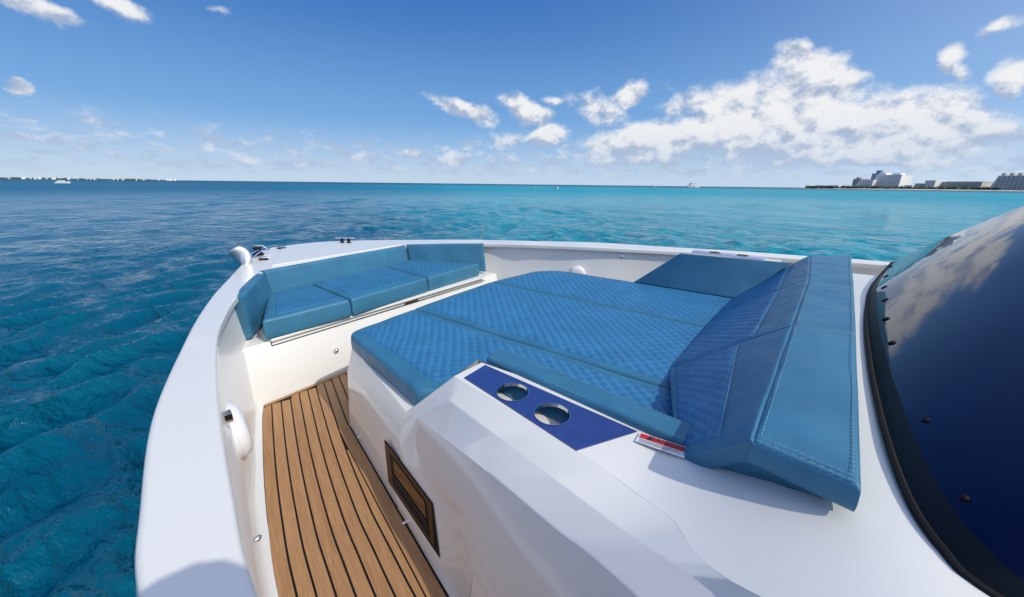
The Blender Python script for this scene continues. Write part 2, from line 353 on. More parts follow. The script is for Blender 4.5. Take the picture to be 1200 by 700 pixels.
def cushion(name, A, B, C, D, thick, r=.022, parent=None, margins=None, qmat=None, cell=.074, amp=.0115, res=.0095, cr=(0, 0, 0, 0), crown=.006, seed=1, wrinkle=.0015, taper=None, warp=None):
    """Padded cushion over the quad A,B,C,D (anticlockwise seen from its face). margins=(at AD, at BC, at AB, at DC) plain border
    round the diamond quilting, or None for a plain cover. Real relief: rounded rims, crowned face, puffed diamonds, sunk seams."""
    A, B, C, D = map(Vector, (A, B, C, D)); n = ((C - A).cross(D - B)).normalized()
    Lu = ((B - A).length + (C - D).length) / 2; Lv = ((D - A).length + (C - B).length) / 2
    def ticks(L, ms):
        e = [0, .06 * r, .2 * r, .42 * r, .7 * r, r]; k = max(2, int((L - 2 * r) / res)); a = e + [r + (L - 2 * r) * i / k for i in range(1, k)] + [L - q for q in e[::-1]]
        for m in ms: a += [m - .004, m, m + .004]
        return np.array(sorted(set(round(q, 5) for q in a if 0 <= q <= L)))
    mu = (margins[0], Lu - margins[1]) if margins else (); mv = (margins[2], Lv - margins[3]) if margins else ()
    us, vs = ticks(Lu, mu), ticks(Lv, mv); U, V = np.meshgrid(us, vs, indexing='ij')
    du = np.minimum(U, Lu - U); dv = np.minimum(V, Lv - V)
    def drop(d): q = np.clip(r - d, 0, r); return r - np.sqrt(np.maximum(r * r - q * q, 0))
    H = -np.minimum(np.sqrt(drop(du) ** 2 + drop(dv) ** 2), r)
    H += crown * np.clip(du / .12, 0, 1) ** .6 * np.clip(dv / .12, 0, 1) ** .6
    rs = np.random.RandomState(seed)
    for _ in range(9):
        k = rs.uniform(6, 26); th = rs.uniform(0, math.pi); ph = rs.uniform(0, 6.3)
        H += wrinkle * .35 * np.sin(k * (U * math.cos(th) + V * math.sin(th)) + ph)
    matid = None
    if margins:
        iu = np.minimum(U - mu[0], mu[1] - U); iv = np.minimum(V - mv[0], mv[1] - V); ins = np.minimum(iu, iv)
        msk = np.clip(ins / .012, 0, 1)
        k = math.pi / cell; a = np.abs(np.sin(k * (U * .92 + V))); b = np.abs(np.sin(k * (U * .92 - V)))
        H += msk * amp * ((a * b) ** .38 - .45)
        H -= .0035 * np.exp(-(ins / .005) ** 2)
        matid = ins
    # plan shape with rounded corners
    Up, Vp = U.copy(), V.copy()
    for (cu, cv, R) in ((0, 0, cr[0]), (1, 0, cr[1]), (1, 1, cr[2]), (0, 1, cr[3])):
        if R <= 0: continue
        qu = (Lu - U if cu else U); qv = (Lv - V if cv else V)
        m = (qu < R) & (qv < R); x, y = R - qu, R - qv; l = np.sqrt(x * x + y * y) + 1e-9; s = np.maximum(x, y) / l
        x2, y2 = R - x * s, R - y * s
        Up = np.where(m, (Lu - x2 if cu else x2), Up); Vp = np.where(m, (Lv - y2 if cv else y2), Vp)
    u = (Up / Lu)[..., None]; v = (Vp / Lv)[..., None]
    Pn = [np.array(q) for q in (A, B, C, D)]; nn = np.array(n)
    P = Pn[0] * (1 - u) * (1 - v) + Pn[1] * u * (1 - v) + Pn[2] * u * v + Pn[3] * (1 - u) * v
    top = P + nn * H[..., None]
    nu, nv = len(us), len(vs); verts = top.reshape(-1, 3).tolist(); F = []; mi = []
    for i in range(nu - 1):
        for j in range(nv - 1):
            F.append((i * nv + j, (i + 1) * nv + j, (i + 1) * nv + j + 1, i * nv + j + 1))
            mi.append(1 if margins and min(matid[i, j], matid[i + 1, j + 1]) >= -1e-4 else 0)
    ring = [i * nv for i in range(nu)] + [(nu - 1) * nv + j for j in range(1, nv)] + [i * nv + nv - 1 for i in range(nu - 2, -1, -1)] + [j for j in range(nv - 2, 0, -1)]
    cen = P.reshape(-1, 3).mean(0); prev = ring
    Pf = P.reshape(-1, 3)
    th = lambda idx: thick if taper is None else taper(Pf[idx])
    for (frac, ins_) in ((.30, -.003), (.55, -.004), (.8, -.002), (.93, .003), (1.0, .014)):
        base_i = len(verts); cur = []
        for idx in ring:
            p = Pf[idx]; d = cen - p; d = d - nn * d.dot(nn); L = np.linalg.norm(d) + 1e-9; T = th(idx)
            q = p - nn * (r + (T - r) * frac) + d / L * ins_; verts.append(q.tolist()); cur.append(len(verts) - 1)
        for k in range(len(ring)):
            k2 = (k + 1) % len(ring); F.append((prev[k], cur[k], cur[k2], prev[k2])); mi.append(0)
        prev = cur
    F.append(tuple(prev[::-1])); mi.append(0)
    if warp: verts = [warp(v) for v in verts]
    me = bpy.data.meshes.new(name); me.from_pydata(verts, [], F); me.update()
    o = link(name, me, [M['vinyl'], M[qmat or 'quilt']], parent, True); me.polygons.foreach_set('material_index', mi)
    return o
def stitch(parent, pts, off=0.0, rad=.0013, dash=.011, gap=.006, name='stitching'):
    mb = MB(); pts = [Vector(p) for p in pts]
    for a, b in zip(pts, pts[1:]):
        L = (b - a).length; d = (b - a) / L; s = 0
        while s + dash < L:
            mb.tube([a + d * s, a + d * (s + dash)], rad, 5); s += dash + gap
    return mb.build(name, M['thread'], parent)

# ---------------------------------------------------------------- sea
SEA_Z = -.78
def build_sea():
    th = np.concatenate([np.radians(np.arange(-60, 165, .26)), np.radians(np.arange(165, 300, 2.0))])
    rr = [0.05, .6, 1.1]
    while rr[-1] < 1200: rr.append(rr[-1] * 1.0095 + .004)
    rr += [1500, 2200, 4000, 8000, 16000, 30000]; rr = np.array(rr)
    R, T = np.meshgrid(rr, th, indexing='ij'); X = R * np.sin(T); Y = R * np.cos(T); Z = np.zeros_like(X)
    rs = np.random.RandomState(7); dx = np.zeros_like(X); dy = np.zeros_like(X)
    wx = X + 1.1 * np.sin(Y * .31 + 1) + .5 * np.sin(Y * .83 + X * .4); wy = Y + 1.2 * np.sin(X * .27) + .5 * np.sin(X * .91 - Y * .3)
    for i in range(64):
        lam = .42 * (1.065 ** i) if i < 50 else rs.uniform(1.5, 6); ang = math.radians(118) + rs.normal(0, .50)
        k = 2 * math.pi / lam; kx, ky = k * math.cos(ang), k * math.sin(ang); ph = rs.uniform(0, 6.28)
        a = .0088 * lam ** .58
        sp = np.maximum(R * .0095, R * math.radians(.26)); fade = np.clip((lam / (sp + 1e-6) - 3) / 4, 0, 1)
        arg = kx * wx + ky * wy + ph; Z += a * (1.7 if lam < 1.3 else .85 if lam < 2.4 else .42) * np.cos(arg) * fade
        dx -= .8 * a * math.cos(ang) * np.sin(arg) * fade; dy -= .8 * a * math.sin(ang) * np.sin(arg) * fade
    g = .75 + .5 * np.sin(X * .13 + 1.3 * np.sin(Y * .09)) * np.sin(Y * .11 + 2)
    V = np.stack([X + dx, Y + dy, SEA_Z + Z * g], -1).reshape(-1, 3).astype(np.float32)
    nr, nt = R.shape; i = np.arange(nr - 1)[:, None]; j = np.arange(nt)[None, :]; j2 = (j + 1) % nt
    Q = np.stack([i * nt + j, (i + 1) * nt + j, (i + 1) * nt + j2, i * nt + j2], -1)
    Q = np.broadcast_to(Q, (nr - 1, nt, 4)).reshape(-1, 4)[:, ::-1].astype(np.int32)
    me = bpy.data.meshes.new('sea'); me.vertices.add(len(V)); me.vertices.foreach_set('co', V.ravel())
    me.loops.add(Q.size); me.loops.foreach_set('vertex_index', Q.ravel())
    me.polygons.add(len(Q)); me.polygons.foreach_set('loop_start', np.arange(0, Q.size, 4, dtype=np.int32)); me.polygons.foreach_set('loop_total', np.full(len(Q), 4, np.int32))
    me.update(calc_edges=True); me.validate()
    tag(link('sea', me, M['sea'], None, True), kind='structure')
build_sea()

# ---------------------------------------------------------------- far shores
def strip(name, px0, px1, R, h, depth, m, n=60, rough=.5, seed=1, kind='structure'):
    rs = random.Random(seed); V = []; F = []
    for i in range(n + 1):
        px = px0 + (px1 - px0) * i / n; a = far(px, R); d = a.normalized(); e = min(1, 4 * i / n, 4 * (n - i) / n)
        hh = h * (1 - rough * rs.random()) * e
        V += [a + Vector((0, 0, SEA_Z - .5)), a + d * depth * .15 + Vector((0, 0, SEA_Z + hh)), a + d * depth * .8 + Vector((0, 0, SEA_Z + hh * 1.05)), a + d * depth + Vector((0, 0, SEA_Z - .5))]
    for i in range(n):
        for k in range(3): F.append((i * 4 + k, i * 4 + 4 + k, i * 4 + 5 + k, i * 4 + 1 + k))
    o = mesh(name, V, F, m, None, True); return tag(o, kind=kind)
strip('beach', 935, 1290, 1240, 2.0, 40, M['sand'], rough=.2)
strip('coast_land', 935, 1290, 1262, 4.0, 300, M['scrub'], seed=3, rough=.3)
strip('distant_coast', -60, 235, 2300, 7, 300, M['scrub'], seed=5)
tr = MB(); rs = random.Random(4)
for i in range(420):
    px = rs.uniform(945, 1240); a = far(px, 1290 + rs.uniform(-15, 90)); s = rs.uniform(2.2, 5.5)
    r = bmesh.ops.create_icosphere(tr.bm, subdivisions=1, radius=s)
    for v in r['verts']: v.co = Vector((v.co.x * rs.uniform(.8, 1.5), v.co.y * rs.uniform(.8, 1.5), v.co.z * rs.uniform(.7, 1.2))) + a + Vector((0, 0, 3.0))
tag(tr.build('shore_trees', M['scrub'], None), 'dark band of trees and palms along the right hand shore', 'trees', kind='stuff')

def far_building(name, px0, px1, R, h, depth, wall, win, floors, bays, label, cat='building', z0=2.0, extra=None, balcony=False, taper=0, roofm=None):
    a, b = far(px0, R), far(px1, R); c = (a + b) / 2; w = (b - a).length; ang = math.atan2((b - a).y, (b - a).x)
    h *= .74; root = empty(name, (c.x, c.y, z0), label, cat); root.rotation_euler = (0, 0, ang - math.radians(24))
    def add(nm, mb, m, p=root):
        o = mb.build(nm, m, None, smooth=False, auto=None); o.parent = p; return o
    x0, x1 = -w / 2, w / 2
    V = [(x0 - taper, 0, -4), (x1, 0, -4), (x1, depth, -4), (x0 - taper, depth, -4), (x0, 0, h), (x1, 0, h), (x1, depth, h), (x0, depth, h)]
    bm = MB(); vs = [bm.bm.verts.new(v) for v in V]
    for f in ((0, 1, 5, 4), (1, 2, 6, 5), (2, 3, 7, 6), (3, 0, 4, 7), (4, 5, 6, 7), (0, 3, 2, 1)): bm.bm.faces.new([vs[k] for k in f])
    wl = add('wall', bm, wall)
    fh = h / floors; bw = w / bays
    for i in range(floors):
        for j in range(bays):
            if i == 0 and j == 0: w0 = add('window', MB().box((0, 0, 0), (bw * .5, .5, fh * .42)), win); wo = w0
            else: wo = w0.copy(); COL.objects.link(wo); wo.parent = root
            wo.location = (x0 + bw * (j + .5), -.15, fh * (i + .52))
        if balcony: add('balcony', MB().box((0, -.8, fh * (i + .06)), (w * .98, 1.6, .5)), wall)
    p = MB().box((0, depth / 2, h + .5), (w * 1.01, depth * 1.01, 1.0)); add('roof', p, roofm or wall)
    if extra:
        for (ex, ew, eh, ed) in extra:
            add('roof_house', MB().box((x0 + w * ex, depth * ed, h + 1 + eh / 2), (w * ew, depth * .4, eh)), wall)
    return root
R0 = 1290
far_building('hotel', 1022, 1055, 1330, 42, 50, M['hotelwhite'], M['winglass'], 7, 9, 'bright white hotel with the tallest roof of the white buildings on the right shore', 'hotel', extra=[(.15, .3, 5, .4), (.7, .3, 4, .4)])
far_building('hotel', 1006, 1023, 1320, 26, 40, M['hotelwhite'], M['winglass'], 5, 5, 'lower white hotel wing with a stepped front just left of the tallest white hotel', 'hotel', taper=14)
far_building('tower', 1018, 1030, 1420, 50, 30, M['winblue'], M['hotelwhite'], 6, 3, 'blue glass block rising behind the white hotel', 'building', extra=[(.5, .5, 8, .4)])
far_building('apartment_block', 998, 1008, 1340, 30, 40, M['hotelbrown'], M['winglass'], 6, 4, 'brown concrete block at the left end of the white hotel group', 'building', extra=[(.3, .3, 4, .4)])
far_building('beach_building', 958, 984, 1300, 6.5, 30, M['hotelwhite'], M['winglass'], 1, 10, 'long low white building at the left tip of the right shore', 'building')
far_building('beach_building', 987, 997, 1300, 6, 20, M['hotelwhite'], M['winglass'], 1, 4, 'short low pale building between the long low one and the brown block', 'building')
far_building('beach_villa', 1060, 1070, 1310, 9, 25, M['hotelwhite'], M['winglass'], 2, 4, 'small two storey white villa right of the tallest white hotel', 'building')
far_building('beach_villa', 1072, 1080, 1315, 15, 25, M['sand'], M['winglass'], 3, 3, 'small sand coloured building left of the long grey block', 'building')
far_building('apartment_block', 1083, 1096, 1310, 24, 40, M['hotelwhite'], M['hotelbrown'], 6, 3, 'pale narrow end block at the left of the long grey resort', 'building')
far_building('resort_block', 1096, 1153, 1318, 21, 40, M['hotelgrey'], M['hotelbrown'], 5, 18, 'long flat roofed grey resort building in the middle of the right shore', 'hotel', balcony=True)
far_building('apartment_tower', 1163, 1232, 1270, 36, 50, M['hotelgrey'], M['winblue'], 9, 11, 'tall grey apartment tower with blue glass balconies at the right edge', 'building', balcony=True, taper=8,
             extra=[(.06, .08, 5, .3), (.22, .08, 5, .3), (.38, .08, 5, .3), (.54, .08, 5, .3), (.7, .08, 5, .3), (.86, .08, 5, .3)])
rs = random.Random(12)
for i in range(26):
    px = rs.uniform(10, 205) if i else 112; w = rs.uniform(1.2, 4.5); h = rs.uniform(4.0, 6.0); a, b = far(px, 2290), far(px + w, 2290)
    hb = MB(); c = (a + b) / 2; ang = Matrix.Rotation(math.atan2((b - a).y, (b - a).x), 3, 'Z'); W_ = (b - a).length
    hb.box((c.x, c.y, SEA_Z + h / 2), (W_, 12, h), ang); hb.box((c.x + 2, c.y, SEA_Z + h + 1), (W_ * .4, 5, 2.5), ang)
    tag(hb.build('shore_house', M['hotelwhite'] if rs.random() < .5 else M['sand'], None, smooth=False, auto=None), 'tiny pale building on the distant shore left of the yacht bow', 'building', 'pale buildings on the distant left shore')

def far_boat(px, R, L, label, cat, name='motorboat', hullm='boatwhite', top='boatwhite', ang=0.3, decks=1, people=False):
    c = far(px, R, SEA_Z); root = empty(name, c, label, cat); root.rotation_euler = (0, 0, ang)
    V = []; F = []; st = [(-.5, .16), (-.2, .18), (.15, .17), (.38, .10), (.5, .01)]
    for (x_, w_) in st:
        for (ww, zz) in ((-w_ * .7, -.05), (-w_, .13), (w_, .13), (w_ * .7, -.05)): V.append((x_ * L, ww * L, zz * L + (.04 * L if x_ > .3 and zz > 0 else 0)))
    for i in range(4):
        for k in range(4): F.append((i * 4 + k, i * 4 + (k + 1) % 4, i * 4 + 4 + (k + 1) % 4, i * 4 + 4 + k))
    F += [(0, 1, 2, 3), (16, 17, 18, 19)]
    o = mesh('hull', V, F, M[hullm]); o.parent = root
    for d in range(decks):
        mb = MB().box((-.08 * L + d * -.02 * L, 0, (.19 + .11 * d) * L), ((.5 - .12 * d) * L, .26 * L, .10 * L), bevel=.01 * L); o = mb.build('cabin', M[top]); o.parent = root
        mb = MB().box((-.08 * L + d * -.02 * L, 0, (.20 + .11 * d) * L), ((.505 - .12 * d) * L, .265 * L, .03 * L)); o = mb.build('cabin_window', M['winglass']); o.parent = root
    o = MB().tube([(-.1 * L, 0, .2 * L), (-.12 * L, 0, .5 * L)], .008 * L, 6).build('mast', M['steel']); o.parent = root
    return root
far_boat(74, 330, 6.0, 'small white motorboat far off in front of the distant left shore', 'boat', ang=.2)
far_boat(652, 260, 4.2, 'small open boat with an orange canopy near the middle of the horizon', 'boat', top='orange', ang=1.0)
far_boat(628, 300, 2.6, 'tiny pale boat just left of the boat with the orange canopy', 'boat', ang=.6)
far_boat(813, 900, 26, 'white two decked ferry on the horizon below the big cloud', 'ferry', name='ferry', ang=-.9, decks=2)
far_boat(768, 900, 5, 'tiny white speck of a boat left of the ferry', 'boat', ang=-.5)

# ---------------------------------------------------------------- the yacht
Y = empty('motor_yacht', (2.3, 0, 0), 'white motor yacht bow with teak side deck, sun lounge and dark blue windscreen', 'boat')
PAIRS = [((-.05, -4), (.08, -4)), ((-.07, -2), (.06, -2)), ((-.06, -.5), (.06, -.5)), ((-.05, .3), (.07, .3)), ((-.03, .79), (.10, .66)), ((.01, 1.03), (.15, .92)),
         ((.12, 1.5), (.26, 1.4)), ((.33, 2.09), (.42, 1.98)), ((.47, 2.45), (.546, 2.314)), ((.65, 2.86), (.703, 2.652)), ((.83, 3.22), (.864, 2.925)),
         ((1.015, 3.587), (1.07, 3.24)), ((1.2, 3.95), (1.12, 3.32)), ((1.38, 4.236), (1.25, 3.335)), ((1.6, 4.48), (1.5, 3.36)), ((1.95, 4.52), (1.9, 3.40)),
         ((2.262, 4.437), (2.3, 3.45)), ((2.68, 4.114), (2.62, 3.475)), ((2.85, 3.94), (2.72, 3.45)), ((3.122, 3.652), (3.04, 3.22)), ((3.553, 3.147), (3.386, 2.83)),
         ((3.95, 2.5), (3.7, 2.3)), ((4.36, 1.835), (4.006, 1.672)), ((4.62, .95), (4.3, .95)), ((4.81, .35), (4.556, .327)), ((4.95, -.275), (4.7, -.3)), ((5.1, -1), (4.85, -1)), ((5.2, -4), (4.95, -4))]
def sheer(p, yref):
    k = min(1, max(0, (yref - 1.7) / 1.5)); k = k * k * (3 - 2 * k); dz = -.065 * k; f = (1.55 - .85 - dz) / .70
    return (p[0] * f, p[1] * f, dz)
OUT = catmull([sheer(a, b[1]) for a, b in PAIRS], 6); INN = catmull([sheer(b, b[1]) for a, b in PAIRS], 6)
GZ = .85
def ring(pts, off, z): return [Vector((p.x, p.y, z + p.z * min(1, max(0, z / .4)))) for p in offset2d(pts, off)]
def lerp_rings(a, b, k, z): return [Vector((p.x + (q.x - p.x) * k, p.y + (q.y - p.y) * k, z + p.z)) for p, q in zip(a, b)]
def loft(name, rings, m, parent, auto=35, close_ends=True):
    n = len(rings[0]); V = [v for r in rings for v in r]; F = []
    for i in range(len(rings) - 1):
        for k in range(n - 1): F.append((i * n + k, i * n + k + 1, (i + 1) * n + k + 1, (i + 1) * n + k))
    return mesh(name, V, F, m, parent, True, auto=auto)
# inner face, lip, flat gunwale top, rolled outer edge, topsides down to below the water
loft('gunwale', [ring(INN, -.035, .80), ring(INN, .0, .805), ring(INN, .002, .81), ring(INN, .002, .842), ring(INN, -.002, .848), ring(INN, -.008, GZ),
                 lerp_rings(INN, OUT, .5, GZ), ring(OUT, .012, GZ), ring(OUT, .004, .846), ring(OUT, .0, .838), ring(OUT, .0, .79), ring(OUT, .03, .775)], M['gel'], Y, auto=12)
loft('hull', [ring(OUT, .028, .785), ring(OUT, .035, .55), ring(OUT, .09, .2), ring(OUT, .2, -.3), ring(OUT, .4, -.8), ring(OUT, .8, -1.4)], M['gel'], Y)
loft('rub_rail', [ring(OUT, .005, .79), ring(OUT, -.012, .775), ring(OUT, -.012, .75), ring(OUT, .03, .735)], M['steel'], Y)
loft('inner_liner', [ring(INN, -.035, .803), ring(INN, -.03, .45), ring(INN, -.022, .44), ring(INN, -.018, .06), ring(INN, -.008, .03), ring(INN, .02, .004), ring(INN, .075, -.004)], M['gelcream'], Y, auto=50)

# floor base + teak planks
port_edge = [Vector((.06, -3.9, 0)), Vector((.06, -1.5, 0)), Vector((.06, -.2, 0)), Vector((.115, .65, 0))] + [Vector((*at(x_, y_, 0)[:2], 0)) for x_, y_ in ((325.5, 700), (314, 620), (308.5, 545), (307, 472))]
port_edge.append(port_edge[-1] + Vector((.10, .28, 0)))
mesh('cockpit_floor', [(-.0, -4, -.012), (5.0, -4, -.012), (4.3, 3.2, -.012), (.6, 3.2, -.012)], [(0, 1, 2, 3)], M['gelcream'], Y)
# console wall plane: two floor points and the point under the pad ledge
WA, WB = at(420, 516, 0), at(524, 696, 0); V1 = at(470, 502, .43)
WN = (WB - WA).cross(V1 - WA).normalized()
if WN.x > 0: WN = -WN
def wall_x(y_, z_=0): return WA.x - (WN.y * (y_ - WA.y) + WN.z * z_) / WN.x
FRONT_Y = 2.76
def clip_planks():
    W_, gap = .0595, .0055; mb = bmesh.new(); lay = mb.verts.layers.float.new('plank')
    edge = catmull(port_edge, 8)
    def strip_(f0, f1, idx, lim):
        L, Rr = offset2d(edge, f0), offset2d(edge, f1); rows = []
        for a, b in zip(L, Rr):
            rows.append((a, b))
        prev = None
        for a, b in rows:
            a, b = a.copy(), b.copy()
            yl = FRONT_Y - .036
            if a.y > yl + .02 and b.y > yl + .02: break
            a.y = min(a.y, yl); b.y = min(b.y, yl)
            bx = wall_x(b.y) - lim if b.y < 1.97 else 1.9; ax = wall_x(a.y) - lim if b.y < 1.97 else 1.9
            if a.x > ax - .004: prev = None; continue
            if b.x > bx: b.x = bx
            cur = [mb.verts.new((a.x, a.y, .005)), mb.verts.new((b.x, b.y, .005))]
            for v in cur: v[lay] = idx
            if prev: mb.faces.new((prev[0], prev[1], cur[1], cur[0]))
            prev = cur
    for k in range(26): strip_(.003 + k * W_, k * W_ + W_ - gap, k * 1.7 + .3, .078)
    # margin board along the console foot and at the front
    ys = [-3.8 + i * .1 for i in range(59)] + [2.06]; prev = None
    for y_ in ys:
        cur = [mb.verts.new((wall_x(y_) - .072, y_, .006)), mb.verts.new((wall_x(y_) - .010, y_, .006))]
        for v in cur: v[lay] = 91.3
        if prev: mb.faces.new((prev[0], prev[1], cur[1], cur[0]))
        prev = cur
    f = [mb.verts.new(q) for q in ((.755, FRONT_Y - .031, .006), (4.0, FRONT_Y - .031, .006), (4.0, FRONT_Y + .0, .006), (.75, FRONT_Y + .0, .006))]
    for v in f: v[lay] = 55.1
    mb.faces.new(f)
    # cross planks of the passage in front of the console
    for k in range(12):
        y0 = 2.085 + k * W_; 
        if y0 + W_ > FRONT_Y - .03: break
        f = [mb.verts.new(q) for q in ((1.9, y0, .0062), (3.6, y0, .0062), (3.6, y0 + W_ - gap, .0062), (1.9, y0 + W_ - gap, .0062))]
        for v in f: v[lay] = 20 + k * 1.3
        mb.faces.new(f)
    bmesh.ops.recalc_face_normals(mb, faces=mb.faces)
    for f_ in mb.faces:
        if f_.normal.z < 0: f_.normal_flip()
    me = bpy.data.meshes.new('teak_deck'); mb.to_mesh(me); mb.free(); return link('teak_deck', me, M['teak'], Y, False)
clip_planks()
ce = catmull(port_edge, 8)
mb = MB(); mb.poly([(p.x, min(p.y, FRONT_Y - .001), .002) for p in ce if p.y < FRONT_Y + .05] + [(4.0, FRONT_Y - .001, .002), (4.0, 2.03, .002), (wall_x(2.06) + .05, 2.03, .002), (wall_x(-3.9) + .02, -3.9, .002)])
mb.build('deck_caulking', M['black'], Y, False, None)

# bow seat box
SF = 2.865
sb = [(.68, SF), (3.62, SF + .03), (3.5, 3.4), (2.9, 3.95), (1.35, 3.95), (.9, 3.4)]
mesh('bow_seat_base', [(a, b - (.105 if b < 3 else 0), -.01) for a, b in sb] + [(a, b, .425) for a, b in sb], [tuple(range(6))[::-1], tuple(range(6, 12))] + [(i, (i + 1) % 6, (i + 1) % 6 + 6, i + 6) for i in range(6)], M['gelcream'], Y, bevel=.012)
mb = MB().box((2.12, SF + .20, .4335), (2.42, .45, .022), bevel=.006); mb.build('seat_locker_lid', M['gel'], Y)
mb = MB().box((2.13, SF - .0095, .390), (2.44, .006, .0045)); mb.box((.912, SF - .006, .408), (.004, .006, .035)); mb.build('lid_gap', M['black'], Y)
mb = MB().box((2.20, SF - .010, .397), (.16, .006, .022), bevel=.002); mb.build('lid_latch', M['bronze'], Y)

# console / trunk cabin: side with ledge, ramp, chamfer and sloping roof
def zt(y_): 
    k = min(1, max(0, (.22 - y_) / .60)); k = k * k * (3 - 2 * k); return .722 + .145 * k
L0, L1 = at(413, 406, .5), at(476, 483, .5)
V0 = atplane(407, 436, WA, WN)
P0, R0_ = at(532, 441, .722), at(523.6, 467.6, .66)
S0 = V1.lerp(R0_, .38)
Pp = [P0, at(676, 528, .722), at(780, 602, .737), at(900, 700, .812)]; Pp.append(Pp[3] + Vector((-.12, -1, .06)) * .9); Pp.append(Pp[4] + Vector((-.04, -2.4, 0)))
Rp = [R0_, at(626, 543.5, .685), at(729, 620, .705), at(850, 700, .752)]; Rp.append(Rp[3] + Vector((-.14, -1, .06)) * .95); Rp.append(Rp[4] + Vector((-.04, -2.4, 0)))
Sp = [S0] + [at(*q) for q in ((571, 553, .612), (651, 620, .632), (747, 700, .66))]; Sp.append(Sp[3] + Vector((-.25, -.9, .04))); Sp.append(Sp[4] + Vector((-.3, -2.4, 0)))
Bp = [Vector((wall_x(q.y), q.y, 0)) for q in [S0] + Sp[1:]]
C0 = atplane(408, 438, WA, WN); FB = Vector((wall_x(2.06), 2.06, 0)); V0.y
VB1 = Vector((wall_x(V1.y), V1.y, 0)); 
XC = 2.33
def mir(p): return Vector((2 * XC - p.x, p.y, p.z))
top_in = [Vector((1.20, 1.075, .718)), Vector((1.215, -.06, .718))]
V = []; F = []
def addv(p): V.append(Vector(p)); return len(V) - 1
iFB, iV0, iV1, iVB1, iL0, iL1 = map(addv, (FB, V0, V1, VB1, L0, L1))
# lower wall front piece; gentle nose round to starboard
F.append((iFB, iVB1, iV1, iV0))
cP, cR, cS, cB = [catmull(q_, 8) for q_ in (Pp, Rp, Sp, Bp)]; nc_ = len(cP)
for p in cP:
    if p.y > -1: p.z = zt(p.y)
iP, iR, iS, iB = [[addv(p) for p in q_] for q_ in (cP, cR, cS, cB)]
for k in range(nc_ - 1):
    if k >= 8: F.append((iB[k], iB[k + 1], iS[k + 1], iS[k]))
    F += [(iS[k], iS[k + 1], iR[k + 1], iR[k])]
F.append((iV0, iV1, iL1, iL0))                       # bevel under the ledge
F += [(iV1, iS[0], iR[0], iP[0]), (iV1, iP[0], iL1)]    # ramp
# nose of the console (faces forward)
n1 = addv(FB + Vector((.10, .08, 0))); n2 = addv(V0 + Vector((.10, .10, 0))); n3 = addv(L0 + Vector((.10, .06, 0)))
m1, m2, m3 = addv(mir(V[n1])), addv(mir(V[n2])), addv(mir(V[n3]))
F += [(iFB, iV0, n2, n1), (iV0, iL0, n3, n2), (n1, n2, m2, m1), (n2, n3, m3, m2)]
# ledge/sun pad floor
i1, i2, i3 = addv((1.24, 1.075, .5)), addv((1.24, -.06, .5)), addv((2 * XC - 1.24, -.06, .5)); i4 = addv(mir(L1))
F.append((iL0, iL1, i1, i2, i3, i4, m3, n3))
# starboard outside face
mo = [addv((2 * XC - V[k].x, V[k].y, V[k].z)) for k in (iFB, iV0, iL0)]
mb0, mb1 = addv(mir(Bp[-1])), addv(mir(Pp[-1]))
F += [(mo[0], mb0, mb1, mo[2]), (m1, m2, mo[1], mo[0]), (m2, m3, mo[2], mo[1])]
# inner side of the ramp block and step up behind the pad
j0, j1 = addv(top_in[0]), addv(top_in[1]); j2 = addv((2 * XC - 1.2, -.06, .718))
F += [(iL1, iP[0], j0, i1), (i1, j0, j1, i2), (i2, j1, j2, i3)]
nF = len(F)
for k in range(nc_ - 1): F.append((iR[k], iR[k + 1], iP[k + 1], iP[k]))
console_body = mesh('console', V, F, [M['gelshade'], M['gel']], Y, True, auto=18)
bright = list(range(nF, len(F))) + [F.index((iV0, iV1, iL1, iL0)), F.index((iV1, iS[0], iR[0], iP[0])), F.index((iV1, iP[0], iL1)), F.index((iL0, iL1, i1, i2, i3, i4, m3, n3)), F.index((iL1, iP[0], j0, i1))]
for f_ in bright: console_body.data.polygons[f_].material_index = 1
# bright top skin: plateau with opening for the cup holder tray, and sloping coach roof aft
PL = [at(*q, .7265) for q in ((544, 442.5), (568.6, 427.7), (746.9, 505.3), (676, 527.4))]
cen = sum(PL, Vector()) / 4; hole = [cen + (p - cen) * .90 - Vector((0, 0, .0045)) for p in PL]
bm = bmesh.new()
outer = [Pp[0], at(564.5, 425, .722), Vector((1.215, .25, .722)), None, None]
pc = cP
def pline_x(y_):
    for i in range(len(pc) - 1):
        if pc[i].y >= y_ >= pc[i + 1].y: k = (pc[i].y - y_) / max(1e-6, pc[i].y - pc[i + 1].y); return pc[i].lerp(pc[i + 1], k)
    return pc[-1]
outer = outer[:3] + [pline_x(.25)] + [p for p in cP[::-1] if .255 < p.y < P0.y - .003]
def loop(pts):
    vs = [bm.verts.new(p) for p in pts]; return [bm.edges.new((vs[i], vs[(i + 1) % len(vs)])) for i in range(len(vs))]
e = loop([Vector((p.x, p.y, .722)) for p in outer]) + loop([Vector((p.x, p.y, .722)) for p in hole])
bmesh.ops.triangle_fill(bm, use_beauty=True, use_dissolve=True, edges=e)
me = bpy.data.meshes.new('console_top'); 
for f in bm.faces:
    if f.normal.z < 0: f.normal_flip()
bm.to_mesh(me); bm.free(); link('console_top', me, M['gelflat'], Y, False)
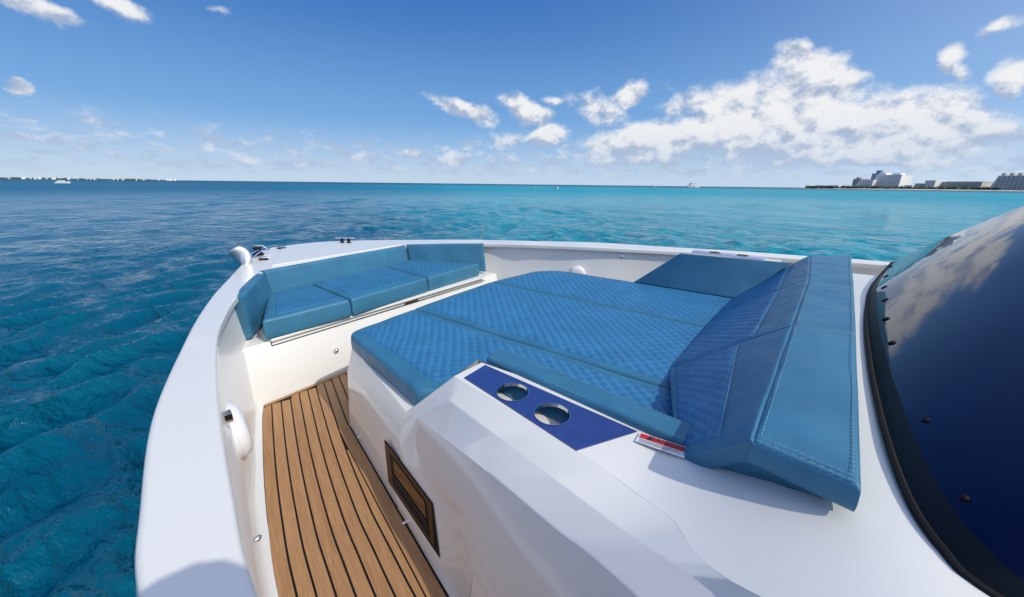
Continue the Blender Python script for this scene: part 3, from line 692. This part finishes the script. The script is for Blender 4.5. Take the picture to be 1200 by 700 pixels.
# coach roof: port shoulder beside the pad, full width behind the backrest
def roof_grid(name, ys_, x_end, NX):
    V = []; F = []
    for y_ in ys_:
        p = pline_x(y_); xe = x_end if x_end else 2 * XC - p.x
        for i in range(NX + 1):
            x_ = p.x - (.003 if i == 0 else 0) + (1.2 - p.x) * i / 6 if i <= 6 else 1.2 + (xe - 1.2) * (i - 6) / (NX - 6)
            k = min(1, i / 4.0); V.append((x_, y_, p.z * (1 - k) + zt(y_) * k))
    for a in range(len(ys_) - 1):
        for i in range(NX): F.append((a * (NX + 1) + i, a * (NX + 1) + i + 1, (a + 1) * (NX + 1) + i + 1, (a + 1) * (NX + 1) + i))
    return mesh(name, V, F, M['gelflat'], Y, True, auto=40)
roof_grid('coach_roof_shoulder', [.25 - .026 * i for i in range(16)], 1.2, 6)
roof_grid('coach_roof', [-.14 - .04 * i for i in range(16)] + [-.9, -1.3, -2.2, -3.2], None, 46)
# chamfer skin and ledge, lighter and less glossy than the side

# cabin window in the console side
wp = [(452, 517), (507, 590), (510, 640), (457, 565)]
def wallhit(px, py):
    d = ray(px, py); best = None; bb = [VB1] + Bp; ssx = [V1] + Sp
    for k in range(4):
        for i in range(60):
            for j in range(60):
                p = bb[k].lerp(bb[k + 1], i / 60).lerp(ssx[k].lerp(ssx[k + 1], i / 60), j / 60); w = p - CAM; e_ = (w - d * w.dot(d)).length
                if best is None or e_ < best[0]: best = (e_, p)
    return best[1]
q = [wallhit(x_, y_) for x_, y_ in wp]; WN = (q[1] - q[0]).cross(q[2] - q[0]).normalized()
if WN.x > 0: WN = -WN
cw = sum(q, Vector()) / 4; q = [atplane(x_, y_, cw, WN) for x_, y_ in wp]
cw = sum(q, Vector()) / 4
ul0 = ((q[1] - q[0]) + (q[2] - q[3])) / 2; vl0 = ((q[3] - q[0]) + (q[2] - q[1])) / 2
def seat_window(p):
    """the moulding flattens out round the window"""
    d_ = (p - cw).dot(WN); r_ = p - WN * d_ - cw
    det = ul0.length_squared * vl0.length_squared - ul0.dot(vl0) ** 2
    a_ = (r_.dot(ul0) * vl0.length_squared - r_.dot(vl0) * ul0.dot(vl0)) / det; b_ = (r_.dot(vl0) * ul0.length_squared - r_.dot(ul0) * ul0.dot(vl0)) / det
    m_ = max(abs(a_), abs(b_) * .9); w_ = min(1, max(0, (1.35 - m_) / .78)); w_ = w_ * w_ * (3 - 2 * w_)
    return p - WN * d_ * w_
bl, tl_ = [], []
for (A_, B_, C_, D_) in [(VB1, cB[0], V1, cS[0])] + [(cB[k], cB[k + 1], cS[k], cS[k + 1]) for k in range(8)]:
    for i in range(5): bl.append(A_.lerp(B_, i / 5)); tl_.append(C_.lerp(D_, i / 5))
bl.append(cB[8]); tl_.append(cS[8]); V = []; F = []; NJ = 30
for a_, b_ in zip(bl, tl_):
    for jj in range(NJ + 1):
        p = a_.lerp(b_, jj / NJ); V.append(p if jj in (0, NJ) or a_ is bl[0] or a_ is bl[-1] else seat_window(p))
for i in range(len(bl) - 1):
    for jj in range(NJ): F.append((i * (NJ + 1) + jj, (i + 1) * (NJ + 1) + jj, (i + 1) * (NJ + 1) + jj + 1, i * (NJ + 1) + jj + 1))
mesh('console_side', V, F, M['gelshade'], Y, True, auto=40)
def inset(pts, k, push): c_ = sum(pts, Vector()) / len(pts); return [c_ + (p - c_) * k + WN * push for p in pts]
win = mesh('cabin_window', inset(q, 1.0, .006) + inset(q, 1.0, -.004), [(0, 1, 2, 3), (0, 4, 5, 1), (1, 5, 6, 2), (2, 6, 7, 3), (3, 7, 4, 0)], M['bronze'], Y, False)
ul = (q[1] - q[0]); vl = (q[3] - q[0])
def wq(a0, a1, b0, b1, push): return [q[0] + ul * a + vl * b + WN * push for a, b in ((a0, b0), (a1, b0), (a1, b1), (a0, b1))]
o = mesh('recess', wq(.12, .88, .13, .87, .0075), [(0, 1, 2, 3)], M['black'], None, False); o.parent = win
o = mesh('pane', wq(.20, .86, .15, .50, .009), [(0, 1, 2, 3)], M['pane'], None, False); o.parent = win
o = mesh('window_rim', wq(-.02, 1.02, -.03, 1.03, .004), [(0, 1, 2, 3)], M['black'], None, False); o.parent = win
o = MB().tube([q[0] + ul * .14 + vl * .60 + WN * .009, q[0] + ul * .86 + vl * .60 + WN * .009], .0035, 8).build('window_bar', M['bronze'], None); o.parent = win

# cup holder tray
bm = bmesh.new(); plv = [Vector((p.x, p.y, .7265)) for p in PL]
def circ(c, r, z, n=40): return [Vector((c.x + r * math.cos(2 * math.pi * k / n), c.y + r * math.sin(2 * math.pi * k / n), z)) for k in range(n)]
H1, H2 = at(600.6, 459.7, .7265), at(647, 485.5, .7265); HR = .067
e = loop(plv) + loop(circ(H1, HR, .7265)) + loop(circ(H2, HR, .7265))
bmesh.ops.triangle_fill(bm, use_beauty=True, use_dissolve=False, edges=e)
r = bmesh.ops.extrude_face_region(bm, geom=list(bm.faces)); bmesh.ops.translate(bm, vec=(0, 0, -.004), verts=[g for g in r['geom'] if isinstance(g, bmesh.types.BMVert)])
bmesh.ops.recalc_face_normals(bm, faces=bm.faces)
me = bpy.data.meshes.new('cup_holder_plate'); bm.to_mesh(me); bm.free(); plate = link('cup_holder_plate', me, M['plate'], Y, False)
for H in (H1, H2):
    mb = MB(); n = 40
    for (ra, za, rb, zb) in ((HR - .0005, .729, HR + .003, .729), (HR - .0005, .729, HR - .0005, .715)):
        A = [mb.bm.verts.new(p) for p in circ(H, ra, za)]; B = [mb.bm.verts.new(p) for p in circ(H, rb, zb)]
        for k in range(n): mb.bm.faces.new((A[k], A[(k + 1) % n], B[(k + 1) % n], B[k]))
    o = mb.build('cup_ring', M['steel'], None); o.parent = plate
low = [p + Vector((0, 0, -.07)) for p in hole]
hm1, hm2 = hole[0].lerp(hole[1], .74) - Vector((0, 0, .064)), hole[3].lerp(hole[2], .74) - Vector((0, 0, .064)); dz_ = Vector((0, 0, .045))
mesh('recess_panel', [hm1, hole[1] - Vector((0, 0, .03)), hole[2] - Vector((0, 0, .03)), hm2, hm1 - dz_, hm2 - dz_], [(0, 1, 2, 3)], M['vinyl'], Y, False)
mesh('tray_recess', hole + low, [(0, 4, 5, 1), (0, 3, 7, 4), (2, 3, 7, 6), (4, 5, 6, 7)], M['gelcream'], Y, False)

# warning sticker
dg = [at(*p, .7285) for p in ((750.5, 507), (807.5, 530.5), (801, 542), (744, 517))]
dg = [Vector((p.x, p.y, zt(p.y) + .0065)) for p in dg]
st = mesh('warning_sticker', dg, [(0, 1, 2, 3)], M['white'], Y, False)
du, dv = dg[1] - dg[0], dg[3] - dg[0]
def sq(a0, a1, b0, b1, z_): return [dg[0] + du * a + dv * b + Vector((0, 0, z_)) for a, b in ((a0, b0), (a1, b0), (a1, b1), (a0, b1))]
o = mesh('red_band', sq(.03, .97, .06, .52, .0008), [(0, 1, 2, 3)], M['red'], None, False); o.parent = st
def text(s, a, b, size, m, parent, zz=.0016):
    cu = bpy.data.curves.new('txt', 'FONT'); cu.body = s; cu.size = 1; cu.align_x = 'CENTER'; cu.align_y = 'CENTER'; cu.offset = .012
    tmp = bpy.data.objects.new('txt', cu); COL.objects.link(tmp); bpy.context.view_layer.update()
    me = bpy.data.meshes.new_from_object(tmp.evaluated_get(bpy.context.evaluated_depsgraph_get())); bpy.data.objects.remove(tmp)
    ux = du.normalized(); uy = -(dv - ux * dv.dot(ux)).normalized(); uz = ux.cross(uy); o_ = dg[0] + du * a + dv * b + uz * zz
    for v in me.vertices: v.co = o_ + ux * v.co.x * size + uy * v.co.y * size
    me.materials.append(m); ob = bpy.data.objects.new('lettering', me); COL.objects.link(ob); ob.parent = parent; return ob
text('DANGER', .58, .29, dv.length * .52, M['ink'], st)
c_ = dg[0] + du * .24 + dv * .29; ux = du.normalized(); uy = dv.normalized(); k_ = dv.length * .2
o = mesh('warning_triangle', [c_ - uy * k_ + Vector((0, 0, .0018)), c_ + uy * k_ * .8 + ux * k_ + Vector((0, 0, .0018)), c_ + uy * k_ * .8 - ux * k_ + Vector((0, 0, .0018))], [(0, 1, 2)], M['ink'], None, False); o.parent = st
mbv = []; mf = []
for k, (b0, w_) in enumerate(((.60, .9), (.69, .8), (.78, .88), (.87, .6))):
    mbv += sq(.06, .06 + w_, b0, b0 + .035, .001); mf.append(tuple(range(k * 4, k * 4 + 4)))
o = mesh('fine_print', mbv, mf, M['greyink'], None, False); o.parent = st

# windscreen: foot curve on the coach roof, sloping aft; wraps round to port
FT = [at(1045, 308, .875), at(1022, 335, .875), at(1016, 360, .875), at(1015, 385, .875), at(1020, 430, .875), at(1030, 480, .875), at(1042, 525, .875), at(1058, 570, .872), at(1078, 610, .87), at(1108, 650, .868), at(1150, 690, .865)]
FT += [FT[-1] + Vector((-.07, -.16, .0)), FT[-1] + Vector((-.12, -.45, 0)), FT[-1] + Vector((-.15, -1.2, 0)), FT[-1] + Vector((-.15, -2.6, 0))]
foot = catmull(FT, 6); nf = len(foot)
def wnorm(i):
    q_ = foot[min(i + 2, nf - 1)] - foot[max(i - 2, 0)]; return Vector((q_.y, -q_.x, 0)).normalized()
rows = []; TS = [0, .01, .022, .038, .15, .35, .5, .65, .8, .9, 1.0]
bands = []
TOPA = Vector((4.30, -1.50, 1.52)); TOPB = Vector((1.35, -1.60, 1.50)); TOPC = Vector((1.05, -3.6, 1.6))
Ltot = sum((foot[i + 1] - foot[i]).length for i in range(nf - 1)); acc = 0; Ls = [0]
for i in range(nf - 1): acc += (foot[i + 1] - foot[i]).length; Ls.append(acc)
kc = Ls[8 * 6] # corner
tops = []
for i in range(nf):
    if Ls[i] <= kc: k = Ls[i] / kc; p = TOPA.lerp(TOPB, k) + Vector((0, .18 * math.sin(math.pi * k), .10 * math.sin(math.pi * k)))
    else: k = (Ls[i] - kc) / (Ltot - kc); p = TOPB.lerp(TOPC, k)
    tops.append(p)
for _ in range(14): tops = [tops[0]] + [(tops[i - 1] + tops[i] * 2 + tops[i + 1]) / 4 for i in range(1, nf - 1)] + [tops[-1]]
V = []; F = []
for t_ in TS:
    for i in range(nf):
        p = foot[i].lerp(tops[i], t_); p = p + Vector((0, 0, (.025 + .06 * min(1, Ls[i] / 5.0)) * math.sin(math.pi * t_) ** .8)); V.append(p)
for a in range(3, len(TS) - 1):
    for i in range(nf - 1): F.append((a * nf + i, a * nf + i + 1, (a + 1) * nf + i + 1, (a + 1) * nf + i))
wsn = mesh('windscreen', V, F, M['glass'], Y, True)
Vb = []; Fb = []
for jj, a in enumerate((0, 1, 2, 3)):
    for i in range(nf): Vb.append(V[a * nf + i] + Vector((0, 0, .0)))
for a in range(3):
    for i in range(nf - 1): Fb.append((a * nf + i, a * nf + i + 1, (a + 1) * nf + i + 1, (a + 1) * nf + i))
M['frit'] = simple('black_screen_border', (.003, .006, .010), .45, spec=.2)
o = mesh('screen_border', Vb, Fb, M['frit'], None, True); o.parent = wsn
o = MB().tube([foot[i] + Vector((0, 0, .002)) for i in range(0, nf, 2)], .009, 8).build('screen_seal', M['black'], None); o.parent = wsn
# roof behind the glass so nothing shows through from the side
mesh('hardtop_roof', [TOPA, TOPB, TOPC, Vector((3.8, -3.6, 1.6))], [(0, 1, 2, 3)], M['gel'], Y, False)
def near_glass(px, py):
    d = ray(px, py); best = None
    for a in range(len(TS) - 1):
        for i in range(nf - 1):
            A_, B_, C_, D_ = V[a * nf + i], V[a * nf + i + 1], V[(a + 1) * nf + i + 1], V[(a + 1) * nf + i]
            n_ = (C_ - A_).cross(D_ - B_).normalized(); den = d.dot(n_)
            if abs(den) < 1e-6: continue
            tt = (A_ - CAM).dot(n_) / den
            if tt <= 0: continue
            p = CAM + d * tt; c4 = (A_ + B_ + C_ + D_) / 4; e_ = (p - c4).length
            if best is None or e_ < best[0]: best = (e_, p, n_ if n_.z > 0 else -n_)
    return best
for (px, py) in ((1043, 313), (1038, 324), (1036, 337), (1037, 352), (1038, 374), (1045, 402), (1085, 493), (1130, 584)):
    e_, p, n_ = near_glass(px, py); s_ = max(.5, min(1.3, (p - CAM).length / 2.2))
    o = MB().lathe(p, n_, [(-.002, .013 * s_), (.003, .013 * s_), (.005, .010 * s_), (.006, .005 * s_)], 16).build('screen_fastener', M['black'], None); o.parent = wsn

# speakers on the cockpit sides
def speaker(c, axis, R_, depth, parent=Y):
    c = Vector(c); ax = Vector(axis).normalized()
    sp = MB().lathe(c, ax, [(-depth, R_ * .86), (-depth * .8, R_ * .95), (-.016, R_), (-.012, R_ * .985), (-.010, R_ * .985), (-.008, R_), (.010, R_), (.026, R_ * .95), (.038, R_ * .84), (.046, R_ * .6), (.050, R_ * .3), (.051, .002)], 48).build('speaker', M['white'], parent)
    return sp
sc = atplane(276, 503, Vector((.42, 0, 0)), Vector((1, 0, 0)))
sp1 = speaker(sc, (1, -.12, .05), .148, .14)
cpz = atplane(265, 489, Vector((.355, 0, 0)), Vector((1, 0, 0)))
o = MB().box(cpz, (.045, .035, .05), Matrix.Rotation(-.15, 3, 'Z'), bevel=.006).build('clip', M['steel'], None); o.parent = sp1
o = MB().box(cpz + Vector((.004, -.018, .004)), (.026, .008, .026), Matrix.Rotation(-.15, 3, 'Z')).build('clip_slot', M['black'], None); o.parent = sp1
wallN = Vector((-.89, -.45, 0)).normalized(); wallP = Vector((4.02, 1.68, 0))
s2 = atplane(676, 321, wallP, wallN)
speaker(s2, wallN, .10, .03)
# small steel fittings
def stud(p, axis, r, nm='deck_fitting'):
    MB().lathe(p, axis, [(-.004, r), (.004, r), (.012, r * .75), (.018, r * .35), (.019, .001)], 20).build(nm, M['steel'], Y)
stud(atplane(394, 411, Vector((0, SF - .002, .425)), Vector((0, 1, -.243))), (0, -1, .24), .022, 'courtesy_light')
stud(atplane(301, 632, Vector((.285, 0, 0)), Vector((1, 0, 0))), (1, 0, .3), .013, 'courtesy_light')
stud(atplane(728, 301, wallP, wallN), wallN, .03, 'courtesy_light')
for q_ in ((423, 512), (476, 612)):
    stud(at(*q_, .03) + WN * .003, WN, .007)

# foredeck: raised panel, hatch, cleats, anchor gear
mb = MB(); mb.poly([at(330, 291.5, .798), at(440, 283.5, .798), at(470, 286.5, .798), at(318, 311, .798)], (0, 0, -.012)); mb.build('anchor_locker_hatch', M['gel'], Y, True, 30)
def cleat(p, ang, L=.26, h=.055):
    r_ = Matrix.Rotation(ang, 3, 'Z'); dx_ = r_ @ Vector((1, 0, 0)); root_ = MB()
    c_ = Vector(p) + Vector((0, 0, h))
    root_.tube([c_ - dx_ * L / 2, c_ - dx_ * L * .3 + Vector((0, 0, .004)), c_ + dx_ * L * .3 + Vector((0, 0, .004)), c_ + dx_ * L / 2], [.007, .012, .012, .007], 10)
    cl = root_.build('cleat', M['steel'], Y)
    for s_ in (-1, 1):
        o = MB().lathe(Vector(p) + dx_ * s_ * L * .17 - Vector((0, 0, .005)), (0, 0, 1), [(0, .028), (.01, .022), (h - .004, .017)], 16).build('cleat_post', M['black'], None); o.parent = cl
cleat(at(405, 284, .792), -YAW)
cleat(at(330, 291, .792), -YAW + .2, .12, .012)
cleat(at(309, 304, .792), -YAW + .4, .10, .012)
# windlass
pw = at(303, 299, .790)
MB().lathe(pw, (0, 0, 1), [(0, .05), (.02, .05), (.03, .03), (.06, .028), (.075, .045), (.085, .04)], 20).build('windlass', M['black'], Y)
rl = MB(); a0 = at(291, 303, .795); a1 = at(312, 292.5, .825)
for s_ in (-.03, .03):
    o_ = Vector((.03, -.02, 0)).normalized() * s_; rl.tube([a0 + o_, a0.lerp(a1, .5) + o_ + Vector((0, 0, .03)), a1 + o_], .010, 8)
rl.build('bow_roller', M['steel'], Y)
rail = MB(); b0 = at(294, 300, .795)
rail.tube([b0, b0 + Vector((-.02, .05, .06)), b0 + Vector((.0, .10, .09)), b0 + Vector((.08, .14, .09)), b0 + Vector((.18, .16, .07)), b0 + Vector((.24, .15, .01))], .006, 8); rail.build('bow_hoop', M['steel'], Y)
an = empty('anchor', at(284, 305, .775), 'bright steel anchor with a rounded fluke stowed over the bow edge', 'anchor')
Vs = []; Fs = []; NN = 14
ac = atplane(281, 303, Vector((1.20, 4.10, .80)), Vector((math.sin(YAW), math.cos(YAW), 0))); rr_ = r0
for i in range(NN + 1):
    for j in range(9):
        u_ = i / NN; v_ = (j / 8 - .5) * 2
        wdt = .086 * math.sin(math.pi * min(1, .1 + .9 * u_) ** .8) ** .55 * 1.0
        along = (u_ - .5) * .20; dirv = (rr_ * .55 + Vector((0, 0, -1)) * .84).normalized(); side = (rr_ * .84 + Vector((0, 0, 1)) * .55).normalized()
        Vs.append(ac + dirv * along + side * wdt * v_ + Vector((fw.x, fw.y, 0)) * (.05 * (v_ * v_) - .02 + .03 * math.sin(math.pi * u_)))
for i in range(NN):
    for j in range(8): Fs.append((i * 9 + j, i * 9 + j + 1, (i + 1) * 9 + j + 1, (i + 1) * 9 + j))
fl = mesh('fluke', Vs, Fs, simple('brushed_steel', (.72, .74, .76), .3, metal=.85), an, True)
mod = fl.modifiers.new('solid', 'SOLIDIFY'); mod.thickness = .012
MB().tube([ac + Vector((.04, -.05, -.03)), a0 + Vector((0, 0, .03)), a0.lerp(a1, .6) + Vector((0, 0, .035))], [.016, .014, .011], 8).build('shank', M['steel'], an)

# unseen board added behind the camera to throw the rounded shadow on the gunwale
V = []; F = []; prof = [(-.13, 1.69), (-.13, 1.76), (-.11, 1.84), (-.07, 1.895), (-.02, 1.925), (.04, 1.93), (.09, 1.915), (.125, 1.88), (.145, 1.83), (.155, 1.76), (.155, 1.69)]
for y_ in (-.36, -.42): V += [(x_, y_, z_) for x_, z_ in prof]
n_ = len(prof); F = [tuple(range(n_)), tuple(range(n_, 2 * n_))[::-1]] + [(i, (i + 1) % n_, (i + 1) % n_ + n_, i + n_) for i in range(n_)]
mesh('shadow_board', V, F, M['gel'], Y, False)
MB().tube([(.0, -.39, .84), (.0, -.39, 1.72)], .016, 12).build('shadow_board_post', M['steel'], Y)  # made-up post that only carries the added board

# starboard coaming with the second cup holder plate
mesh('starboard_coaming', [(3.90, -.1, .5), (4.5, -.1, .5), (4.5, .9, .5), (3.95, .9, .5), (3.95, -.1, .905), (4.42, -.1, .86), (4.35, .75, .86), (3.98, .75, .905)],
     [(0, 1, 5, 4), (1, 2, 6, 5), (2, 3, 7, 6), (3, 0, 4, 7), (4, 5, 6, 7)], M['gel'], Y, bevel=.012)
mb = MB(); mb.box((4.09, .35, .912), (.15, .62, .008), bevel=.002); p2 = mb.build('cup_holder_plate', simple('pale_blue_plate', (.35, .38, .6), .3), Y)
for dy_ in (.22, .46):
    o = MB().lathe((4.09, dy_, .915), (0, 0, 1), [(0, .05), (.006, .05), (.006, .044), (.002, .043)], 28).build('cup_ring', M['bronze'], None); o.parent = p2

# ---------------------------------------------------------------- cushions
def A3(x_, y_, z_): return at(x_, y_, z_)
PT = .600
pad = empty('sun_pad', (2.3, 1.2, .5), 'large quilted teal sun pad of three panels on the foredeck lounge', 'sun pad')
a = A3(493, 460, PT); b_ = Vector((1.715, .02, PT)); c1 = A3(489, 361.8, PT); d1 = A3(413.5, 388, PT)
c1 = Vector((1.715, c1.y + .02, PT)); d1 = Vector((1.125, 2.16, PT)); 
def tuck(v):
    """the panel narrows where it runs in under the cup holder shelf"""
    x_, y_, z_ = v; xe = 1.125 - (2.165 - y_) * .1932; xt = 1.02; k = min(1, max(0, (1.27 - y_) / .12)); k = k * k * (3 - 2 * k)
    sc = (1.715 - xt) / (1.715 - xe); sc = 1 + (sc - 1) * k
    return (1.715 - (1.715 - x_) * sc, y_, z_)
cushion('pad_panel', (.711, .02, PT), (1.715, .02, PT), (1.715, 2.215, PT), (1.125, 2.165, PT), .098, .028, pad, margins=(.115, .07, .02, .085), cr=(0, 0, .02, .09), seed=2, warp=tuck)
cushion('pad_panel', (1.718, .02, PT), (2.735, .02, PT), (2.735, 2.26, PT), (1.718, 2.215, PT), .098, .024, pad, margins=(.055, .055, .03, .085), seed=3)
cushion('pad_panel', (2.738, .02, PT), (3.67, .02, PT), (3.62, 2.12, PT), (2.738, 2.26, PT), .098, .024, pad, margins=(.055, .06, .03, .085), cr=(0, 0, .3, .02), seed=4)

bol = empty('bolster_cushion', (1.2, .6, .6), 'long narrow plain teal bolster between the cup holders and the sun pad', 'cushion')
BO = [(1.205, .085, .745), (1.315, .095, .745), (1.375, 1.10, .735), (1.225, 1.075, .735)]
BO = [A3(803, 518, .755), A3(818, 499, .755), A3(588, 407, .74), A3(567.5, 418, .74)]
cushion('bolster_body', *BO, .10, .018, bol, crown=.006, seed=8, wrinkle=.003, cr=(.015, .015, .03, .03))
e0, e1 = BO[3], BO[0]; sd = Vector((-1, .05, 0))
stitch(bol, [e1.lerp(e0, .02) + Vector((.012, 0, -.001)), e1.lerp(e0, .98) + Vector((.012, 0, -.001))])
stitch(bol, [BO[1].lerp(BO[2], .02) + Vector((-.014, 0, .001)), BO[1].lerp(BO[2], .98) + Vector((-.014, 0, .001))])

hd = empty('headrest_cushion', (3.8, .5, .6), 'plain dark teal wedge headrest leaning on the far starboard side of the sun pad', 'cushion')
HQ = [A3(742, 331, .605), A3(866, 351, .605), A3(929, 308, .945), A3(797, 297, .945)]
cushion('headrest_body', *HQ, .09, .014, hd, crown=.004, seed=9)

# backrest: quilted slope, plain strip, wide flat top; three sections across the boat
br = empty('backrest_cushion', (2.4, -.2, .7), 'long teal backrest with quilted front slope and flat sunlit top across the sun pad', 'backrest')
FN = [A3(806, 530, .735), None, None, Vector((3.72, .10, .60))]
X0f, X1f = Vector((1.11, .11, .70)), Vector((4.05, .02, .62))        # foot of the slope
rp = [A3(881, 516, .94), A3(928, 382, .985), A3(947.5, 327.5, .995), A3(949, 299.5, 1.0)]
bp_ = [A3(1011, 572, .945), A3(1004, 390, .99), A3(1001, 335, 1.0), A3(998, 300, 1.005)]
fp = [Vector((1.10, .10, .725)), Vector((2.0, .26, .60)), Vector((3.05, .17, .60)), Vector((3.95, .08, .60))]
fp[1] = A3(795, 440, .6); fp[1] = Vector((1.95, .245, .595)); 
for k in range(3):
    sect = empty('x', (0, 0, 0)); bpy.data.objects.remove(sect)
    up_ = (.86 if k == 0 else .84)
    # slope (front face), quilted below and plain above
    if k == 0: sf0 = Vector((1.075, .125, .715)); sf1 = Vector((1.93, .34, .602))
    elif k == 1: sf0 = Vector((1.93, .34, .602)); sf1 = Vector((3.1, .26, .602))
    else: sf0 = Vector((3.1, .26, .602)); sf1 = Vector((3.98, .17, .602))
    ov = Vector((0, .012, -.006))
    o = cushion('backrest_front', sf1, sf0, rp[k] + Vector((0, .002, 0)), rp[k + 1] + Vector((0, .002, 0)), .06, .010, br, margins=(.03, .06 if k == 0 else .03, .03, .17), crown=.004, seed=20 + k, cell=.07, amp=.007)
    sn = (sf1 - sf0).cross(rp[k] - sf0).normalized(); sn = sn if sn.z > 0 else -sn
    fq = .162 / (((sf0 - rp[k]).length + (sf1 - rp[k + 1]).length) / 2); qa = rp[k].lerp(sf0, fq) + sn * .012; qb = rp[k + 1].lerp(sf1, fq) + sn * .012
    stitch(br, [qa.lerp(qb, .04), qa.lerp(qb, .96)], rad=.0011)
    o = cushion('backrest_top', rp[k], bp_[k], bp_[k + 1], rp[k + 1], .075, .014, br, crown=.005, seed=30 + k, wrinkle=.002)
# port end cover of the backrest
E = [Vector((1.085, .125, .705)), A3(881, 516, .935), A3(1010, 573, .935), A3(1004, 597, .872), A3(905, 566, .80)]
thk = Vector((.10, 0, 0))
mb = MB(); mb.poly(E, thk); bmesh.ops.bevel(mb.bm, geom=list(mb.bm.edges), offset=.006, segments=2, profile=.6, affect='EDGES'); mb.build('end_cover', M['vinyl'], br)
upz = Vector((0, 0, .0065))
for (p, q_, r_, s2_) in ((0, 1, .05, .95),):
    stitch(br, [rp[0].lerp(bp_[0], .06) + upz + Vector((.022, 0, 0)), rp[0].lerp(bp_[0], .96) + upz + Vector((.022, 0, 0))])
    stitch(br, [rp[0].lerp(bp_[0], .06) + upz * .5 + Vector((.008, 0, 0)), rp[0].lerp(bp_[0], .96) + upz * .5 + Vector((.008, 0, 0))])
for k in range(3):
    dd = (rp[k + 1] - rp[k]).normalized(); nb = (bp_[k] - rp[k]).normalized()
    stitch(br, [rp[k] + dd * .03 + nb * .016 + upz, rp[k + 1] - dd * .03 + nb * .016 + upz])
    stitch(br, [bp_[k] + dd * .03 - nb * .016 + upz, bp_[k + 1] - dd * .03 - nb * .016 + upz])

# bow seat cushions
SZ = .60
def seatc(qd, label, mg, seed, cr=(.02, .02, .02, .02)):
    q_ = [A3(x_, y_, SZ) for x_, y_ in qd]; c_ = sum(q_, Vector()) / 4; rt_ = empty('seat_cushion', (c_.x, c_.y, .43), label, 'cushion', 'quilted cushions on the bow bench')
    cushion('seat_body', *q_, .158, .022, rt_, margins=mg, qmat='seatquilt', seed=seed, amp=.008, cell=.075, cr=cr); return rt_
seatc([(306.5, 376.5), (410.5, 351.5), (362, 331.5), (315, 343)], 'port end quilted seat cushion with a slanted side on the bow bench', (.07, .05, .07, .05), 11)
seatc([(411.5, 351), (501, 325.8), (451, 312.3), (363, 331)], 'middle quilted seat cushion on the bow bench', (.05, .05, .07, .05), 12)
seatc([(502, 325.3), (562, 309.0), (478, 304.5), (452, 312)], 'starboard end quilted seat cushion on the bow bench', (.05, .07, .07, .05), 13)
def backc(q_, label, th_, seed, cat='cushion'):
    c_ = sum(q_, Vector()) / 4; rt_ = empty('bow_backrest_cushion', (c_.x, c_.y, .5), label, cat, 'plain teal backrests round the bow bench')
    cushion('backrest_body', *q_, th_, .02, rt_, crown=.004, seed=seed, wrinkle=.003); return rt_
backc([A3(297, 396, .445), A3(309.5, 319, .785) + Vector((.03, -.06, -.33)), A3(309.5, 319, .785), A3(283, 347, .80)], 'short plain backrest on the port side of the bow bench', .065, 14)
backc([A3(309, 317.5, .80) + Vector((.02, -.04, -.34)), A3(476, 287.6, .80) + Vector((-.01, -.05, -.34)), A3(476, 287.6, .80), A3(309, 317.5, .80)], 'long plain backrest running along the front of the bow bench', .07, 15)
backc([A3(477, 286.8, .80) + Vector((-.01, -.05, -.34)), A3(566.5, 285.5, .82) + Vector((-.02, -.05, -.36)), A3(566, 285.5, .82), A3(476, 286.8, .80)], 'plain backrest on the starboard side of the bow bench', .07, 16)
